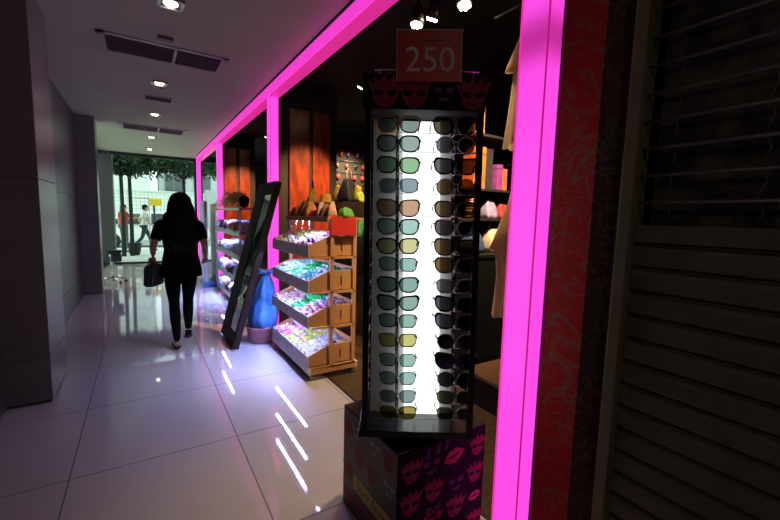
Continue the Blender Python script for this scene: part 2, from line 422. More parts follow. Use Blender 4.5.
# roller shutter
sh = thing('roller_shutter', 'closed dark roller shutter with open rod grille above solid slats at right', 'shutter', (1.335, 0.0, 0))
Y0, Y1 = -2.2, 0.632
for i in range(17):
    z = 0.03 + i*0.0775
    bm = new()
    prof = [(0, 0), (-0.012, 0.004), (-0.016, 0.012), (-0.016, 0.052), (-0.012, 0.060), (-0.004, 0.066), (-0.010, 0.072), (0, 0.0765)]
    prism(bm, prof, lambda x, zz: (x, Y0, z+zz), lambda x, zz: (x, Y1, z+zz))
    obj('slat', bm, 'shutter', sh)
bm = new(); box2(bm, (-0.02, Y0, 1.347), (0.005, Y1, 1.40), 0, 0.003); obj('grille_sill', bm, 'shutter', sh)
i = 0; z = 1.47
while z < 2.88:
    bm = new(); tube(bm, [(-0.008, Y0, z), (-0.008, Y1, z)], 0.0055, 8); obj('rod', bm, 'rod_metal', sh); z += 0.0815
for yy in (0.56, 0.35, 0.14, -0.07, -0.28, -0.5, -0.8):
    bm = new(); z = 1.40
    while z < 2.86:
        tube(bm, [(0.002, yy, z), (0.002, yy-0.015, z+0.04), (0.002, yy, z+0.0815)], 0.0022, 5); z += 0.0815
    obj('link_chain', bm, 'shutter', sh)

# ================================================================== pink light boxes
def light_post(y0, y1, label, near=False):
    t = thing('light_post', label, 'light', (XS, y0, 0), 0, 'pink light posts along the shop front')
    d = y1-y0
    w = 0.098
    def seg(name, a, b, za, zb, m):
        bm = new(); box2(bm, (*a, za), (*b, zb), 0, 0.004); obj(name, bm, m, t)
    top = 2.775
    cuts = ([(0.0, 1.95, 'pink_face')] + [(1.95+k*0.012, 1.962+k*0.012, 'pink_fade_%d' % min(k, 24-k)) for k in range(25)] + [(2.25, top, 'pink_face')]) if near else [(0.0, top, 'pink_face')]
    ms = sorted(set(m for _, _, m in cuts), key=str)
    for p0, p1 in (((0, 0.008), (0.022, d-0.012)), ((0.006, -0.004), (w, 0.016))):
        bm = new()
        for a, b, m in cuts: box2(bm, (*p0, a), (*p1, b), ms.index(m))
        obj('diffuser', bm, ms, t)
    bm = new(); box2(bm, (0, d-0.012, 0), (0.022, d, top), 0, 0.003); obj('glow_falloff_strip', bm, 'pink_falloff', t)  # deeper pink strips imitate the glow falling off towards the face edges
    bm = new(); box2(bm, (w-0.012, -0.0045, 0), (w, 0.0, top)); obj('glow_falloff_strip', bm, 'pink_falloff', t)
    bm = new(); box2(bm, (0.003, 0.001, 0), (0.02, 0.02, top)); obj('corner_seam', bm, 'pink_seam', t)
    bm = new(); box2(bm, (0.022, 0.016, 0), (w+0.012, d-0.001, top)); obj('post_core', bm, 'near_black', t)
    bm = new(); box2(bm, (w, -0.006, 0), (w+0.030, 0.016, top)); obj('edge_trim', bm, 'near_black', t)
light_post(0.985, 1.120, 'nearest pink light post beside the dark red damask pier', True)
light_post(4.695, 4.83, 'pink light post behind the candy rack and leaning mirror')
light_post(8.395, 8.53, 'pink light post beside the rack of white fluffy packets')
light_post(11.69, 11.825, 'farthest pink light post by the street front')
t = thing('light_beam', 'long pink light box running under the corridor ceiling above the shop front', 'light', (XS, 0.955, 0))
bm = new(); box2(bm, (0, 0, 2.780), (0.022, 10.87, 2.885)); obj('diffuser', bm, 'pink_beam', t)
bm = new(); box2(bm, (0.004, 0.0, 2.753), (0.105, 10.87, 2.775)); obj('diffuser', bm, 'pink_soft', t)
bm = new(); box2(bm, (0.024, 0, 2.777), (0.115, 10.87, 2.885)); obj('beam_core', bm, 'near_black', t)
bm = new(); box2(bm, (-0.012, -0.2, 2.885), (0.115, 10.87, 2.90)); obj('top_trim', bm, 'near_black', t)

# ================================================================== ceiling fittings
def vent(y0, y1, label):
    t = thing('ceiling_vent', label, 'air vent', (0.255, (y0+y1)/2, CZ), 0, 'slot vents in the corridor ceiling')
    w, d = 1.05, y1-y0
    bm = new(); f = 0.045
    box2(bm, (-w/2, -d/2, -0.012), (w/2, -d/2+f, 0)); box2(bm, (-w/2, d/2-f, -0.012), (w/2, d/2, 0))
    box2(bm, (-w/2, -d/2, -0.012), (-w/2+f*1.3, d/2, 0)); box2(bm, (w/2-f*1.3, -d/2, -0.012), (w/2, d/2, 0))
    box2(bm, (0.06, -d/2, -0.012), (0.085, d/2, 0))
    obj('frame', bm, 'vent_white', t)
    bm = new()
    k = 0; y = -d/2+f
    while y < d/2-f:
        box(bm, (0, y+0.008, -0.005), (w-2*f, 0.012, 0.002), Matrix.Rotation(R(35), 4, 'X')); y += 0.017
    box2(bm, (-w/2+f, -d/2+f, -0.002), (w/2-f, d/2-f, 0))
    obj('louvre', bm, 'louvre_grey', t)
vent(4.23, 4.72, 'large slot air vent with two dark grilles in the near corridor ceiling')
vent(8.25, 8.83, 'far slot air vent in the corridor ceiling toward the street')
def downlight(x, y, label, e, cone=70):
    t = thing('ceiling_light', label, 'light', (x, y, CZ), 0, 'square downlights in the corridor ceiling')
    bm = new(); s = 0.085
    for a, b in (((-s, -s), (s, -s+0.02)), ((-s, s-0.02), (s, s)), ((-s, -s), (-s+0.02, s)), ((s-0.02, -s), (s, s))):
        box2(bm, (*a, -0.014), (*b, 0))
    obj('trim_ring', bm, 'steel', t)
    bm = new(); box2(bm, (-s+0.02, -s+0.02, -0.004), (s-0.02, s-0.02, 0)); obj('recess', bm, 'vent_dark', t)
    bm = new()
    lathe(bm, [(0.0, -0.022), (0.028, -0.020), (0.045, -0.010), (0.048, -0.004)], seg=16); obj('bulb', bm, 'lamp_glow', t)
    lamp('downlight_beam', 'SPOT', (x, y, CZ-0.06), e, (1.0, 0.85, 0.68), (x, y, 0), spot_size=R(cone), spot_blend=0.8, shadow_soft_size=0.05)
for y, lab in ((3.40, 'square downlight in the ceiling nearest the camera'), (5.50, 'square downlight between the near slot vent and the small vent'),
               (7.24, 'square downlight just beyond the small white vent'), (9.46, 'small downlight just beyond the far slot vent'), (11.27, 'downlight beside the street front, farthest of the row')):
    downlight(0.235, y, lab, 5.0 if y < 8 else 3.0)
downlight(0.235, -0.70, 'unseen downlight added behind the camera to brighten the price sign', 6.0, 165)  # added lamp out of view, wide cone brightens price sign and case header
t = thing('air_diffuser', 'small pale louvred vent between two downlights', 'air vent', (0.25, 6.22, CZ))
bm = new(); box2(bm, (-0.185, -0.12, -0.012), (0.185, 0.12, 0), 0, 0.003); obj('frame', bm, 'vent_white', t)
bm = new()
for k in range(6): box2(bm, (-0.15, -0.09+k*0.033, -0.018), (0.15, -0.08+k*0.033, -0.012))
obj('louvre', bm, 'vent_dark', t)
bm = new(); box2(bm, (0.17, 4.03, CZ-0.03), (0.29, 4.10, CZ), 0, 0.006)
tag(obj('ceiling_box', bm, 'platform'), 'small brown box fixed to the ceiling before the near slot vent', 'sensor')
bm = new(); lathe(bm, [(0, -0.035), (0.03, -0.033), (0.055, -0.015), (0.06, 0)], (0.24, 5.72, CZ), 16)
tag(obj('smoke_detector', bm, 'vent_white'), 'round smoke detector beside the second downlight', 'smoke detector')

# shop spot lamps
def spot(loc, target, label, e, color=WARM, size=55, glow='spot_glow', rad=0.05):
    d = (Vector(target)-Vector(loc)).normalized(); q = d.to_track_quat('Z', 'Y').to_matrix().to_4x4()
    t = thing('spotlight', label, 'light', loc, 0, 'track spotlights in the shop ceiling')
    bm = new(); lathe(bm, [(rad*0.45, -0.13), (rad*0.6, -0.12), (rad, -0.03), (rad*1.05, 0.0), (rad*0.92, 0.0)], (0, 0, 0), 20, 0, q); obj('housing', bm, 'gunmetal', t)
    bm = new(); tube(bm, [tuple(-d*0.1), (-d.x*0.1, -d.y*0.1, 0.05), (-d.x*0.1, -d.y*0.1, 2.98-loc[2])], 0.009, 8); obj('stem', bm, 'gunmetal', t)
    bm = new()
    for k in range(7):
        a = k*PI/3; rr_ = 0 if k == 6 else rad*0.55
        p = q @ Vector((rr_*math.cos(a), rr_*math.sin(a), 0.004)); ell(bm, p, (rad*0.27,)*3, 8)
    obj('led_cluster', bm, glow, t)
    if e: lamp('spot_beam', 'SPOT', Vector(loc)+d*0.03, e, color, target, spot_size=R(size), spot_blend=1.0, shadow_soft_size=0.04)
spot((1.66, 2.34, 2.74), (1.40, 2.3, 0.5), 'round LED spotlight, left of the pair above the red price sign', 60, size=75)
spot((1.72, 2.245, 2.76), (1.75, 3.3, 0.9), 'round LED spotlight, right of the pair above the red price sign', 170, size=70)
spot((1.77, 1.98, 2.75), (1.5, 1.5, 0.6), 'round LED spotlight between the price sign and nearest pink post', 110, size=75)
spot((2.05, 3.9, 2.80), (1.75, 4.9, 1.3), 'small shop spotlight facing the red-brown boards behind candy rack', 380, (1.0, 0.55, 0.25), 60, rad=0.035)
spot((1.95, 7.3, 2.80), (1.7, 8.6, 1.4), 'small shop spotlight facing the far red-brown boards', 380, (1.0, 0.5, 0.22), 60, rad=0.035)
spot((2.05, 1.45, 2.80), (2.45, 2.5, 1.35), 'small shop spotlight over the goods behind the sunglasses case', 420, WARM, 60, rad=0.035)
spot((3.05, 5.55, 2.80), (3.2, 6.5, 1.9), 'small shop spotlight deep in the dark shop', 420, WARM, 60, rad=0.03)

# ================================================================== SUNGLASSES CASE ON ITS PRINTED BOX
def P2(fn, pts, bm, mi):
    vs_ = [bm.verts.new(fn(*p)) for p in pts]
    try: bm.faces.new(vs_).material_index = mi
    except ValueError: pass
def print_head(bm, fn, cx, cz, s, mi, mi_dark, rot=0.0):
    """spiky haired head with dark shades, a flat print; fn(a, b, lift) -> 3-D point"""
    def T(lift):
        def g(x, y):
            c, d = math.cos(rot), math.sin(rot)
            return fn(cx + s*(x*c - y*d), cz + s*(x*d + y*c), lift)
        return g
    face = [(0.46*math.cos(a), 0.10 + 0.55*math.sin(a)) for a in [PI + k*PI/10 for k in range(11)]]
    face = [(x, y-0.1) for x, y in face]
    hair = [(0.54, 0.12), (0.66, 0.50), (0.40, 0.34), (0.32, 0.62), (0.10, 0.38), (-0.04, 0.66), (-0.22, 0.38), (-0.44, 0.58), (-0.42, 0.32), (-0.66, 0.40), (-0.54, 0.10)]
    P2(T(0.0006), face + hair, bm, mi)
    for sx in (-1, 1):
        P2(T(0.0012), [(sx*0.05, 0.06), (sx*0.42, 0.10), (sx*0.38, -0.10), (sx*0.12, -0.12)], bm, mi_dark)
    P2(T(0.0012), [(-0.13, -0.36), (0.13, -0.36), (0.0, -0.43)], bm, mi_dark)
def print_lips(bm, fn, cx, cz, w, mi, mi_dark, rot=0.2):
    def g(lift):
        def h(x, y):
            c, d = math.cos(rot), math.sin(rot); return fn(cx + w*(x*c-y*d), cz + w*(x*d+y*c), lift)
        return h
    P2(g(0.0006), [(-0.5, 0), (-0.32, -0.2), (0, -0.30), (0.32, -0.2), (0.5, 0), (0.25, 0.22), (0.1, 0.28), (0, 0.21), (-0.1, 0.28), (-0.25, 0.22)], bm, mi)
    P2(g(0.0012), [(-0.34, 0.0), (0, -0.06), (0.34, 0.0), (0.1, 0.06), (0, 0.03), (-0.1, 0.06)], bm, mi_dark)
def print_shades(bm, fn, cx, cz, w, mi):
    for sx in (-1, 1):
        P2(lambda x, y: fn(cx + w*x, cz + w*y, 0.0006), [(sx*0.06, 0.12), (sx*0.5, 0.16), (sx*0.44, -0.1), (sx*0.16, -0.14)], bm, mi)
    P2(lambda x, y: fn(cx + w*x, cz + w*y, 0.0006), [(-0.3, -0.36), (0.3, -0.30), (0.2, -0.5), (-0.2, -0.52)], bm, mi)

BX0, BX1, BY0, BY1, BZ = 0.80, 1.27, 1.155, 1.625, 0.50
pb = thing('display_box', 'black printed cardboard pedestal box with pink spiky heads and red lips under the sunglasses case', 'box', (BX0, BY0, 0))
bm = new(); box2(bm, (0.004, 0.004, 0), (0.466, 0.466, BZ-0.004)); obj('box_body', bm, 'box_black', pb)
bm = new(); box2(bm, (0, 0, BZ-0.012), (0.47, 0.47, BZ), 0, 0.003); obj('box_top', bm, 'black_satin', pb)
bm = new(); box2(bm, (0.0, 0.0, 0), (0.47, 0.004, BZ-0.004))
fR = lambda a, b, l: Vector((a-BX0, -l, b))
for (a, b, s) in ((0.868, 0.405, .105), (0.984, 0.285, .105), (0.868, 0.268, .11), (1.107, 0.165, .11), (1.226, 0.41, .10), (1.219, 0.285, .10), (0.984, 0.15, .10), (0.87, 0.12, .10), (1.23, 0.055, .10), (1.0, 0.04, .09)):
    print_head(bm, fR, a, b, s*0.80, 1, 0, rnd.uniform(-.15, .15))
print_lips(bm, fR, 1.088, 0.405, 0.115, 3, 0, 0.25); print_lips(bm, fR, 1.222, 0.175, 0.075, 3, 0, 0.2); print_lips(bm, fR, 1.11, 0.055, 0.09, 3, 0)
for (a, b, s) in ((0.968, 0.41, .09), (1.107, 0.285, .085), (0.985, 0.205, .08)): print_shades(bm, fR, a, b, s, 2)
for (a, b) in ((0.945, 0.455), (1.0, 0.465), (1.045, 0.47)):
    P2(lambda x, y: fR(a+x*.03, b+y*.05, 0.0006), [(-.4, -.5), (.2, -.5), (.5, .4), (-.1, .5)], bm, 2)
obj('printed_panel', bm, ['box_black', 'print_pink', 'print_purple', 'print_lips'], pb)
bm = new(); box2(bm, (0.0, 0.004, 0), (0.004, 0.47, BZ-0.004))
fL = lambda a, b, l: Vector((-l, a-BY0, b))
for (a, b, s) in ((1.462, 0.31, .10), (1.575, 0.19, .10), (1.345, 0.305, .10), (1.222, 0.43, .10), (1.575, 0.40, .09), (1.345, 0.06, .10), (1.46, 0.06, .09), (1.56, 0.06, .09)):
    print_head(bm, fL, a, b, s*0.80, 1, 0, rnd.uniform(-.15, .15))
for (a, b, s) in ((1.212, 0.33, .085), (1.33, 0.44, .08), (1.50, 0.43, .08), (1.22, 0.07, .08)): print_shades(bm, fL, a, b, s, 2)
P2(lambda x, y: fL(x, y, 0.0008), [(1.515, 0.135), (1.185, 0.135), (1.185, 0.205), (1.515, 0.205)], bm, 3)
text_mesh(bm, 'Dark Fever', 0.062, Matrix.Translation((-0.001, 1.35-BY0, 0.168)) @ Matrix(((0, 0, -1, 0), (-1, 0, 0, 0), (0, 1, 0, 0), (0, 0, 0, 1))), 0.0004, 0)
obj('printed_panel', bm, ['box_brown', 'print_pink', 'print_grey', 'print_yellow'], pb)

CASE_R = -math.atan2(0.536, 0.843)
case = thing('sunglasses_case', 'tall black sunglasses display case with lit white centre panel standing on printed box', 'display case', (1.035, 1.39, BZ), CASE_R)
CM = Matrix.Translation((1.035, 1.39, BZ)) @ Matrix.Rotation(CASE_R, 4, 'Z')
bm = new(); lathe(bm, [(0.12, 0), (0.12, 0.028), (0.10, 0.032)], seg=28); obj('turntable', bm, 'black', case)
bm = new(); box2(bm, (-0.232, -0.262, 0.030), (0.228, 0.262, 0.058), 0, 0.004); obj('tray', bm, 'black_satin', case)
for (xb, xt) in ((-0.207, -0.219), (0.210, 0.192)):
    for yb in (-0.250, 0.250):
        bm = new(); w = 0.0115
        prism(bm, [(-w, -w), (w, -w), (w, w), (-w, w)], lambda x, y: (xb+x, yb+y, 0.056), lambda x, y: (xt+x, yb+y, 1.302))
        obj('post', bm, 'black_satin', case)
bm = new(); box2(bm, (-0.240, -0.250, 1.298), (0.210, 0.250, 1.42), 0, 0.003)
fH = lambda a, b, l: Vector((a, -0.250-l, b-BZ))
for a in (-0.158, -0.052, 0.162): print_head(bm, fH, a, 1.855, 0.098, 1, 0)
print_shades(bm, fH, 0.056, 1.868, 0.075, 2)
obj('header', bm, ['box_black', 'print_pink', 'print_purple'], case)
# core: lit panel front, grey mirror panels either side, closed back
def lean_panel(name, xb0, xb1, xt0, xt1, y0, y1, m, z0=0.058, z1=1.298):
    bm = new()
    V = [bm.verts.new(p) for p in ((xb0, y0, z0), (xb1, y0, z0), (xb1, y1, z0), (xb0, y1, z0), (xt0, y0, z1), (xt1, y0, z1), (xt1, y1, z1), (xt0, y1, z1))]
    for f in ((0, 1, 2, 3), (4, 5, 6, 7), (0, 1, 5, 4), (1, 2, 6, 5), (2, 3, 7, 6), (3, 0, 4, 7)): bm.faces.new([V[i] for i in f])
    return obj(name, bm, m, case)
lean_panel('light_panel', -0.045, 0.105, -0.088, 0.060, -0.128, -0.090, 'led_white', 0.066, 1.285)
lean_panel('backing_panel', -0.192, -0.047, -0.205, -0.090, -0.100, -0.085, 'back_grey')
lean_panel('backing_panel', 0.107, 0.165, 0.062, 0.122, -0.100, -0.085, 'back_grey')
lean_panel('backing_panel', -0.150, -0.140, -0.180, -0.170, -0.084, 0.10, 'back_grey')
lean_panel('backing_panel', 0.150, 0.160, 0.112, 0.122, -0.084, 0.10, 'back_grey')
lean_panel('backing_panel', -0.150, 0.160, -0.180, 0.122, 0.101, 0.11, 'black_satin')
for xb, xt in ((-0.078, -0.110), (0.163, 0.108)):
    bm = new()
    prism(bm, [(-0.007, -0.004), (0.007, -0.004), (0.007, 0.004), (-0.007, 0.004)], lambda x, y: (xb+x, -0.135+y, 0.058), lambda x, y: (xt+x, -0.135+y, 1.298))
    obj('rail', bm, 'chrome', case)

def make_glasses(i, fcol, lcol, style, label, group, mtx, frame_gloss=0.25, mirror=None, scale=1.0):
    key = 'fr_%d' % i
    mat(key, fcol, frame_gloss)
    lk = 'ln_%d' % i
    if mirror: mat(lk, mirror, 0.06, 0.9, color2=tuple(c*0.25 for c in mirror), scale=18)
    else: glass(lk, tuple(c*0.5 for c in lcol), 0.10, 0.04)
    n, cat, taper, hh, ww, rim = style
    t = thing('sunglasses', label, 'sunglasses', (0, 0, 0), 0, group); t.matrix_world = mtx
    N = 26; cx = 0.036*scale; a = 0.0295*ww*scale; b = 0.0225*hh*scale; rim *= scale
    def outline(sgn, off):
        pts = []
        for k in range(N):
            th = 2*PI*k/N; c, s_ = math.cos(th), math.sin(th)
            x = (a+off)*math.copysign(abs(c)**(2/n), c); z = (b+off)*math.copysign(abs(s_)**(2/n), s_)
            if z < 0: x *= 1 - taper*(-z/b)
            if x > 0 and z > -0.2*b: z += cat*b*(x/a)**2*(0.4+0.6*max(0, z/b))
            pts.append((sgn*(cx+x), z))
        return pts
    cur = lambda x: 1.6*x*x
    bm = new()
    for sgn in (-1, 1):
        inn, out = outline(sgn, 0), outline(sgn, rim)
        rings = []
        for pts, y in ((inn, -0.002), (out, -0.002), (out, 0.0022), (inn, 0.0022)):
            rings.append([bm.verts.new((x, y+cur(x), z)) for x, z in pts])
        for r_ in range(4):
            A, B = rings[r_], rings[(r_+1) % 4]
            for k in range(N):
                bm.faces.new((A[k], A[(k+1) % N], B[(k+1) % N], B[k]))
    tube(bm, [(-0.010, 0, 0.006*scale), (-0.004, -0.001, 0.010*scale), (0.004, -0.001, 0.010*scale), (0.010, 0, 0.006*scale)], max(0.0018, rim*0.6), 6)
    for sgn in (-1, 1):
        xe = sgn*(cx+a+rim); box(bm, (xe, cur(xe)+0.001, 0.4*b+cat*b*0.6), (0.006, 0.006, 0.006))
    obj('frame', bm, key, t)
    for sgn in (-1, 1):
        bm = new(); pts = outline(sgn, rim*0.3)
        c = bm.verts.new((sgn*cx, cur(cx)-0.0016, 0)); ring = [bm.verts.new((x, cur(x)-0.0003, z)) for x, z in pts]
        for k in range(N):
            f = bm.faces.new((c, ring[k], ring[(k+1) % N])); f.smooth = True
        obj('lens', bm, lk, t)
    for sgn in (-1, 1):
        bm = new(); xe = sgn*(cx+a+rim+0.001); y0 = cur(xe); z0 = 0.4*b+cat*b*0.6
        L = 0.088
        tube(bm, [(xe, y0, z0), (xe, y0+0.03, z0), (xe, y0+L*0.68, z0-0.002), (xe*0.99, y0+L*0.85, z0-0.012), (xe*0.97, y0+L, z0-0.028)], [0.0026, 0.0022, 0.0022, 0.0030, 0.0022], 6)
        obj('temple', bm, key, t)
    return t
ORD = ['topmost', 'second', 'third', 'fourth', 'fifth', 'sixth', 'seventh', 'eighth', 'ninth', 'tenth', 'eleventh', 'twelfth', 'thirteenth', 'fourteenth', 'fifteenth', 'lowest']
WAY = (2.7, 0.22, 0.16, 1.0, 1.0, 0.0050); ROUND = (2.1, 0.02, 0.0, 1.12, 0.92, 0.0036); CAT = (2.5, 0.55, 0.22, 0.95, 1.02, 0.0054)
SQ = (3.2, 0.05, 0.08, 0.98, 0.98, 0.0034); BIG = (2.5, 0.40, 0.18, 1.10, 1.06, 0.0046); THIN = (3.0, 0.0, 0.10, 1.0, 0.96, 0.0022)
dk = (0.10, 0.10, 0.10); gr = (0.55, 0.75, 0.66); br = (0.22, 0.13, 0.08)
LEFT = [((0.62, 0.30, 0.05), (0.28, 0.34, 0.33), WAY, 'amber framed', None), ((0.05, 0.03, 0.025), (0.40, 0.48, 0.46), WAY, 'dark tortoise framed', None),
 ((0.03, 0.012, 0.012), (0.38, 0.62, 0.38), WAY, 'black framed green lens', None), ((0.30, 0.32, 0.33), (0.34, 0.42, 0.48), SQ, 'clear grey framed', None),
 ((0.10, 0.10, 0.11), (0.72, 0.42, 0.28), BIG, 'grey framed peach lens', None), ((0.04, 0.09, 0.10), (0.50, 0.72, 0.68), WAY, 'dark teal framed', None),
 ((0.012, 0.012, 0.012), (0.80, 0.74, 0.38), WAY, 'black framed yellow lens', None), ((0.03, 0.05, 0.06), (0.42, 0.62, 0.60), SQ, 'blue-black framed', None),
 ((0.012, 0.012, 0.012), (0.34, 0.50, 0.47), WAY, 'black framed smoke lens', None), ((0.015, 0.02, 0.02), (0.36, 0.50, 0.46), CAT, 'black angular', None),
 ((0.012, 0.012, 0.012), (0.36, 0.58, 0.50), SQ, 'black wire framed green lens', None), ((0.12, 0.09, 0.03), (0.75, 0.66, 0.25), SQ, 'olive framed yellow lens', None),
 ((0.012, 0.012, 0.012), (0.40, 0.60, 0.54), THIN, 'thin black framed green lens', None), ((0.03, 0.03, 0.03), (0.42, 0.60, 0.60), THIN, 'thin grey framed blue-green lens', None),
 ((0.25, 0.25, 0.25), (0.30, 0.40, 0.40), THIN, 'thin silver framed smoke lens', None), ((0.20, 0.14, 0.03), (0.45, 0.36, 0.10), SQ, 'brown lens', None)]
RIGHT = [((0.06, 0.04, 0.02), (0.14, 0.11, 0.07), BIG, 'large brown-black', None), ((0.60, 0.62, 0.60), (0.22, 0.18, 0.24), ROUND, 'pale clear framed round', None),
 ((0.012, 0.012, 0.012), (0.16, 0.16, 0.17), CAT, 'black cat-eye', None), ((0.35, 0.28, 0.20), (0.30, 0.20, 0.12), ROUND, 'beige framed brown lens', None),
 ((0.20, 0.11, 0.03), (0.28, 0.20, 0.12), WAY, 'honey tortoise framed', None), ((0.55, 0.56, 0.55), (0.16, 0.13, 0.15), WAY, 'white framed dark lens', None),
 ((0.02, 0.012, 0.01), (0.24, 0.16, 0.08), BIG, 'large black framed brown lens', None), ((0.08, 0.16, 0.05), (0.24, 0.14, 0.06), WAY, 'green-brown framed', None),
 ((0.22, 0.22, 0.22), (0.26, 0.26, 0.26), SQ, 'grey framed flat top', None), ((0.012, 0.012, 0.012), (0.10, 0.10, 0.12), CAT, 'black winged', None),
 ((0.02, 0.02, 0.025), (0.12, 0.12, 0.17), CAT, 'blue-black winged', None), ((0.10, 0.10, 0.10), (0.2, 0.2, 0.2), ROUND, 'grey round mirrored', (0.16, 0.15, 0.16)),
 ((0.02, 0.03, 0.03), (0.1, 0.2, 0.2), BIG, 'blue and violet mirrored', (0.20, 0.16, 0.42)), ((0.012, 0.012, 0.012), (0.07, 0.07, 0.07), ROUND, 'black round', None),
 ((0.04, 0.04, 0.02), (0.14, 0.14, 0.07), SQ, 'olive lens', None), ((0.25, 0.24, 0.18), (0.22, 0.22, 0.14), SQ, 'pale framed olive-grey', None)]
ROWZ = [1.7505, 1.680, 1.6005, 1.524, 1.439, 1.368, 1.293, 1.2225, 1.1415, 1.068, 0.9975, 0.918, 0.837, 0.761, 0.6855, 0.6165]
for k in range(16):
    z = ROWZ[k]; f = (z-0.6165)/(1.7505-0.6165)
    ul = -0.076 + f*(-0.106+0.076); ur = 0.159 + f*(0.1085-0.159)
    hgt = {}
    for side, u, lst in (('left', ul, LEFT), ('right', ur, RIGHT)):
        fc, lc, stl, desc, mir = lst[k]
        yaw = rnd.uniform(-0.05, 0.05)
        mt = CM @ Matrix.Translation((u, -0.222, z-BZ)) @ Matrix.Rotation(yaw, 4, 'Z') @ Matrix.Rotation(rnd.uniform(-0.03, 0.03), 4, 'Y')
        sc = 1.17 if stl in (BIG, CAT, WAY) else 1.10
        make_glasses(k*2+(side == 'right'), fc, lc, stl, '%s sunglasses, %s in the %s column of the lit case' % (desc, ORD[k], side), 'sunglasses in the lit display case', mt, mirror=mir, scale=sc)
    # wire the pair rests on, held by pegs to the rails
    zr = z-BZ-0.029
    bm = new(); x0 = -0.186; x1 = 0.188
    tube(bm, [(x0, -0.214, zr), (x1, -0.214, zr)], 0.0011, 6)
    for u in (ul, ur): tube(bm, [(u, -0.214, zr), (u, -0.135, zr+0.004)], 0.0016, 6)
    obj('wire', bm, 'wire_grey', case)
    bm = new()
    for u in (ul, ur):
        ell(bm, (u, -0.2185, z-BZ+0.004-0.018), (0.0042, 0.0045, 0.012), 8)
    obj('nose_rest', bm, 'gunmetal', case)
    if True:
        mt = CM @ Matrix.Translation((-0.236 - 0.0 + 0.01*(1-f), 0.075, z-BZ-0.012)) @ Matrix.Rotation(R(-90), 4, 'Z')
        c = rnd.choice([(0.012, 0.012, 0.012), (0.05, 0.03, 0.02), (0.03, 0.05, 0.08), (0.2, 0.2, 0.2)])
        make_glasses(100+k, c, (0.15, 0.15, 0.18), rnd.choice([WAY, CAT, SQ]), 'dark sunglasses seen edge-on past the left post of the lit case, %s of that side' % ORD[k], 'sunglasses on the side of the case', mt)
        bm = new(); tube(bm, [(-0.212, -0.005, zr-0.012), (-0.212, 0.155, zr-0.012)], 0.0011, 6)
        tube(bm, [(-0.212, 0.075, zr-0.012), (-0.150-0.025*f, 0.075, zr-0.012)], 0.0016, 6); obj('wire', bm, 'wire_grey', case)

ps = thing('price_sign', 'dark red sign reading 250 clipped above the sunglasses case', 'sign', (1.035, 1.39, BZ), CASE_R)
SM = Matrix.Rotation(R(-1.0), 4, 'Y')
bm = new(); box(bm, (-0.004, -0.260, 1.481), (0.232, 0.004, 0.176), SM); obj('board', bm, 'sign_red', ps)
bm = new(); text_mesh(bm, '250', 0.122, Matrix.Translation((-0.001, -0.2635, 1.464)) @ SM @ Matrix.Rotation(R(90), 4, 'X'), 0.0005)
obj('digits', bm, 'sign_digit', ps)
bm = new(); box(bm, (0.006, -0.2635, 1.534), (0.075, 0.001, 0.006), SM); obj('small_line', bm, 'black', ps)
bm = new(); box(bm, (-0.004, -0.260, 1.570), (0.236, 0.007, 0.004), SM); box(bm, (0.112, -0.260, 1.481), (0.003, 0.007, 0.18), SM); box(bm, (-0.120, -0.260, 1.481), (0.003, 0.007, 0.18), SM)
obj('edge_strip', bm, 'sign_edge', ps)
bm = new(); tube(bm, [(-0.20, -0.20, 1.45), (0.19, -0.20, 1.452)], 0.003, 6)
for x in (-0.18, 0.17): tube(bm, [(x, -0.20, 1.42), (x, -0.20, 1.455)], 0.003, 6)
for x in (-0.05, 0.05): tube(bm, [(x, -0.257, 1.455), (x, -0.20, 1.4515)], 0.002, 6)
obj('wire_holder', bm, 'chrome', ps)

# ================================================================== CANDY RACK
RX, RY0, RY1 = 1.15, 3.02, 4.12
rk = thing('wooden_rack', 'orange wooden display rack on casters stacked with candy crates', 'rack', (RX, RY0, 0))
D = RY1-RY0
for x in (0.185, 0.400):
    for y in (0.0, D-0.03):
        bm = new(); box2(bm, (x, y, 0.105), (x+0.032, y+0.03, 1.375), 0, 0.003); obj('post', bm, 'wood_orange', rk)
for x in (0.0, 0.44):
    bm = new(); box2(bm, (x, 0.0, 0.055), (x+0.02, D, 0.112), 0, 0.003); obj('base_rail', bm, 'crate_front', rk)
for y in (0.0, D-0.022):
    bm = new(); box2(bm, (0.02, y, 0.055), (0.44, y+0.022, 0.112), 0, 0.003); obj('base_beam', bm, 'wood_orange', rk)
for x in (0.03, 0.42):
    for y in (0.04, D-0.05):
        bm = new(); lathe(bm, [(0.024, -0.012), (0.026, 0), (0.024, 0.012)], (x, y, 0.026), 14, 0, Matrix.Rotation(R(90), 4, 'Y')); box2(bm, (x-0.018, y-0.012, 0.045), (x+0.018, y+0.012, 0.056))
        obj('caster', bm, 'chrome', rk)
bm = new(); box2(bm, (0.165, 0.0, 1.375), (0.56, D, 1.395), 0, 0.003); obj('top_board', bm, 'wood_orange', rk)
bm = new(); tube(bm, [(0.165, 0.31, 1.385), (0.165, D, 1.385)], 0.006, 6)
for y in (0.45, 0.62, 0.80, 0.97): tube(bm, [(0.165, y, 1.385), (0.165, y, 1.27), (0.14, y, 1.255)], 0.004, 6)
obj('hook_rail', bm, 'chrome', rk)
bm = new(); box2(bm, (0.30, 0.02, 1.395), (0.56, D-0.02, 1.53), 0, 0.003); obj('riser', bm, 'wood_dark', rk)
TIER = [1.065, 0.768, 0.465, 0.118]
for z in TIER:
    bm = new(); box2(bm, (0.19, 0.0, z-0.022), (0.425, 0.02, z-0.002)); box2(bm, (0.19, D-0.02, z-0.022), (0.425, D, z-0.002))
    box2(bm, (0.03, 0.0, z-0.015), (0.19, 0.015, z-0.002)); box2(bm, (0.03, D-0.015, z-0.015), (0.19, D, z-0.002)); obj('bracket', bm, 'wood_orange', rk)
